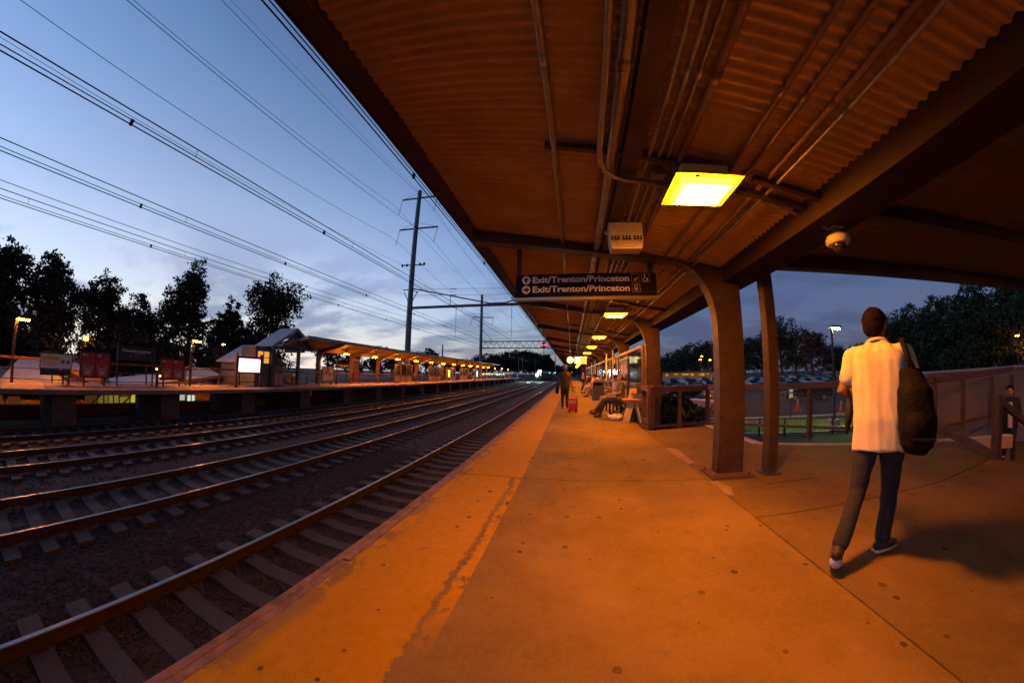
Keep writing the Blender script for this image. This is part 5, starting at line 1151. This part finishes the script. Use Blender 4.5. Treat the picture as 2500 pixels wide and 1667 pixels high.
DENIM = mat('dark_denim', (.015,.017,.026), .9, var=.3, scale=20, bump=.2, bscale=120)
CREAMS = mat('cream_polo_cotton', (.60,.52,.41), .85, var=.06, scale=30, bump=.15, bscale=200)
NAVY = mat('dark_cloth', (.018,.016,.018), .85, var=.2); OLIVE = mat('olive_cotton', (.14,.12,.06), .85, var=.15); KHAKI = mat('khaki_cotton', (.32,.25,.17), .85, var=.1); RUST = mat('rust_cotton', (.25,.08,.05), .85, var=.15); PALES = mat('pale_cotton', (.55,.48,.42), .85, var=.1); BROWNJ = mat('brown_jacket', (.03,.017,.012), .8, var=.2)
# the man walking away
person('person in cream polo shirt and dark jeans walking away with a backpack', (2.05, 1.78, 0), R(-52),
    dict(pelvis=(0,-.03,.82), neck=(-.01,.03,1.365), head=(-.015,.05,1.495), shL=(-.168,.01,1.29), shR=(.160,.02,1.305), elL=(-.245,-.03,1.07), haL=(-.225,.19,1.03), elR=(.235,.04,1.08), haR=(.17,.20,1.20),
         hipL=(-.078,-.03,.76), hipR=(.078,-.02,.76), knL=(-.105,-.10,.44), knR=(.09,.06,.43), anL=(-.135,-.385,.135), anR=(.09,.035,.075), toL=(-.14,-.325,.028), toR=(.165,.155,.036)),
    dict(shirt=CREAMS, sleeve='short', legs='long', pants=DENIM, shoe=mat('dark_trainer', (.02,.02,.024), .6, var=.2), sole=mat('white_rubber_sole', (.55,.52,.5), .7, var=0), hair=HAIR, skin=SKIN2, hem=-.24, collar=True, fold=.015, look=(.25,1,0), heelL=(-.135,-.43,.11), palmL=(.3,0,1), flare=True), vox=.009)
bpk = thing('backpack', 'black backpack hanging from the walking person\'s right shoulder', 'backpack', (2.05, 1.78, 0), R(-52))
b = MB(); loft(b, [((.225,-.12,.71), (.06,0,0), (0,.055,0)), ((.23,-.13,.76), (.10,0,0), (0,.085,0)), ((.225,-.13,.92), (.118,0,0), (0,.095,0)), ((.205,-.12,1.08), (.10,0,0), (0,.08,0)), ((.19,-.10,1.20), (.055,0,0), (0,.045,0))]); b.ball((.235,-.205,.86), .08, .05, .10)
BAGM = mat('black_nylon', (.006,.0055,.006), .8, var=.25, scale=12, bump=.3, bscale=60, spec=.15); remeshed(b, 'bag', .010, BAGM, bpk, 3, .012, (9, 9, 9))
b = MB().tube([(.20,-.10,1.18), (.175,-.10,1.28), (.150,-.03,1.375), (.14,.05,1.36), (.15,.11,1.25), (.21,.06,1.02), (.25,-.05,.84)], .018, 8); b.build('strap', BAGM, bpk, smooth=True)
MB().tube([(.20,-.12,1.19), (.20,-.16,1.245), (.22,-.12,1.19)], .008, 6).build('grab_loop', BAGM, bpk)
MB().box(.13, .33, -.256, -.236, .80, .815).build('pocket_flap', BAGM, bpk)
fb = thing('folded_umbrella', 'black folded umbrella held in the walking person\'s left hand', 'umbrella', (2.05, 1.78, 0), R(-52))
MB().tube([(-.215,.285,1.10), (-.225,.275,1.02), (-.235,.265,.90), (-.25,.25,.74)], [.012, .03, .034, .012], 10).build('canopy', BLACK, fb, smooth=True); MB().tube([(-.215,.285,1.10), (-.21,.29,1.16)], .010, 8).build('handle', BLACK, fb)
# standing person with suitcase
def stand(h=1., dx=0):
    return dict(pelvis=(0,0,.80*h), neck=(0,.0,1.29*h), head=(0,.02,1.42*h), shL=(-.150,0,1.235*h), shR=(.150,0,1.235*h), elL=(-.20,.0,1.01*h), haL=(-.20,.05,.80*h), elR=(.20,.0,1.01*h), haR=(.205,.02,.80*h), hipL=(-.07,0,.74*h), hipR=(.07,0,.74*h), knL=(-.075,.02,.41*h), knR=(.08,.02,.41*h), anL=(-.08,0,.07), anR=(.085,-.02,.07), toL=(-.085,.12,.035), toR=(.095,.10,.035))
person('person in dark clothes standing on the platform beside a red suitcase', (-.22, 11.4, 0), R(8), dict(stand(), haR=(.235,-.12,.72), elR=(.215,-.06,.98)), dict(shirt=BROWNJ, sleeve='short', legs='long', pants=NAVY, shoe=BLACK, hair=HAIRB, hairstyle='long', hem=-.2, skin=SKIN2))
hb_ = thing('handbag', 'dark handbag hanging at the standing person\'s left side', 'bag', (-.22, 11.4, 0), R(8)); b = MB(); b.ball((-.27,-.02,.66), .07, .13, .15); remeshed(b, 'bag', .015, BAGM, hb_, 2, .008); MB().tube([(-.25,-.08,.80), (-.19,-.02,1.0), (-.15,0,1.30), (-.19,.06,1.0), (-.25,.06,.80)], .01, 6).build('strap', BAGM, hb_)
sc_ = thing('suitcase', 'red wheeled suitcase with raised handle behind the standing person', 'suitcase', (.06, 10.45, 0), R(-8)); RS = mat('red_suitcase', (.42,.03,.025), .45, var=.15)
MB().box(-.15, .15, -.10, .12, .05, .44).build('shell', RS, sc_, bevel=.03); MB().box(-.12, .12, -.135, -.102, .09, .24).build('front_pocket', RS, sc_, bevel=.012); MB().box(-.11, .11, -.125, -.102, .28, .38).build('upper_pocket', mat('pink_cloth', (.5,.25,.25), .7, var=.2), sc_, bevel=.01)
for x in (-.11, .11): MB().lathe([(.045,-.015),(.045,.015)], (x,.09,.045), 14, 'x').build('wheel', RUBBER, sc_); MB().lathe([(.04,-.015),(.04,.015)], (x,-.08,.04), 14, 'x').build('wheel', RUBBER, sc_)
for x in (-.07, .07): MB().tube([(x,.11,.40), (x,.16,.78)], .006, 6).build('handle_bar', GALV, sc_)
MB().tube([(-.07,.16,.78), (.07,.16,.78)], .012, 8).build('grip', BLACK, sc_)
# seated people (local +y is forward, they face the tracks)
def sit(footL=(.0, .50), footR=(.0, .50), lean=0., handL=None, handR=None, zR=.0, zL=.0):
    d = dict(pelvis=(0,-.02,.50), neck=(0,-.06+lean,.985), head=(0,-.03+lean*1.2,1.105), shL=(-.155,-.05+lean,.93), shR=(.155,-.05+lean,.93), elL=(-.20,.0+lean*.7,.70), haL=handL or (-.12,.24,.60), elR=(.20,.0+lean*.7,.70), haR=handR or (.12,.24,.60),
             hipL=(-.085,.0,.475), hipR=(.085,.0,.475), knL=(-.10+footL[0]*.3,.40,.47), knR=(.10+footR[0]*.3,.40,.48), anL=(-.09+footL[0], footL[1], .085+zL), anR=(.09+footR[0], footR[1], .085+zR), toL=(-.09+footL[0], footL[1]+.15, .04+zL), toR=(.09+footR[0], footR[1]+.15, .045+zR))
    return d
F90 = R(90)
person('person in olive shirt and black trousers sitting with legs crossed', (1.36, 9.22, 0), F90, sit((.0,.56), (-.10,.66), 0., (-.05,.26,.62), (.1,.27,.62), .07), dict(shirt=OLIVE, sleeve='short', legs='long', pants=NAVY, shoe=BLACK, hair=HAIR, hairstyle='bald', hem=-.12))
person('person in pale top holding up a phone on the nearest bench', (1.36, 10.05, 0), F90, sit((.05,.62), (.0,.55), .02, (-.03,.27,.82), (.05,.25,.70), .0, .05), dict(shirt=PALES, sleeve='short', legs='short', pants=KHAKI, shoe=RUST, hair=HAIR, hairstyle='long', hem=-.12, look=(-.2,1,-.2)))
ph = thing('phone', 'phone held up by the seated person in the pale top', 'phone', (1.36, 10.05, 0), F90); MB().box(-.055, .015, .355, .365, .84, .97).build('case', BLACK, ph); MB().box(-.05, .01, .3535, .3545, .85, .96).build('screen', emis('phone_screen', (.8,.85,1), .7), ph)
person('person in pale shirt and khaki shorts sitting behind the litter bin', (1.34, 17.6, 0), F90, sit((.0,.52), (.0,.50), .10), dict(shirt=PALES, sleeve='short', legs='short', pants=KHAKI, shoe=BLACK, hair=HAIR), vox=.015)
person('person in pale top with bare legs sitting past the sitter in khaki shorts', (1.34, 19.9, 0), F90, sit((.0,.60), (.02,.52), .04), dict(shirt=PALES, sleeve='none', legs='short', pants=PALES, shoe=RUST, hair=HAIRB, hairstyle='long'), vox=.015)
person('person in dark top sitting at the end of the second bench', (1.34, 21.1, 0), F90, sit((.0,.50), (.0,.56), .12), dict(shirt=NAVY, sleeve='short', legs='short', pants=KHAKI, shoe=BLACK, hair=HAIR), vox=.015)
person('person in dark clothes sitting on the far bench', (1.34, 24.8, 0), F90, sit((.0,.52), (.0,.48), .06), dict(shirt=NAVY, sleeve='long', legs='long', pants=NAVY, shoe=BLACK, hair=HAIR), vox=.018)
person('person in pale shirt standing far along the platform by the screen', (1.15, 31, 0), R(100), stand(1.0), dict(shirt=PALES, sleeve='short', legs='long', pants=NAVY, shoe=BLACK, hair=HAIR), vox=.018)
# man coming up the ramp
person('person in open dark jacket over a pale shirt coming up the exit steps', (9.5, 4.45, -.87), R(118), dict(stand(1.03), haL=(-.22,.12,.86), haR=(.24,.05,.86), anL=(-.09,.14,.07), toL=(-.09,.27,.035), knL=(-.08,.12,.43), anR=(.09,-.16,.09), toR=(.095,-.05,.035), knR=(.08,-.02,.42)), dict(shirt=NAVY, sleeve='long', top_name='jacket', legs='long', pants=NAVY, shoe=BLACK, hair=HAIR, hem=-.22, skin=SKIN))
t = bpy.data.objects['person.009'] if 'person.009' in bpy.data.objects else None
if t: MB().box(-.045, .045, .118, .132, .72, 1.24).build('shirt_front', PALES, t, bevel=.008)
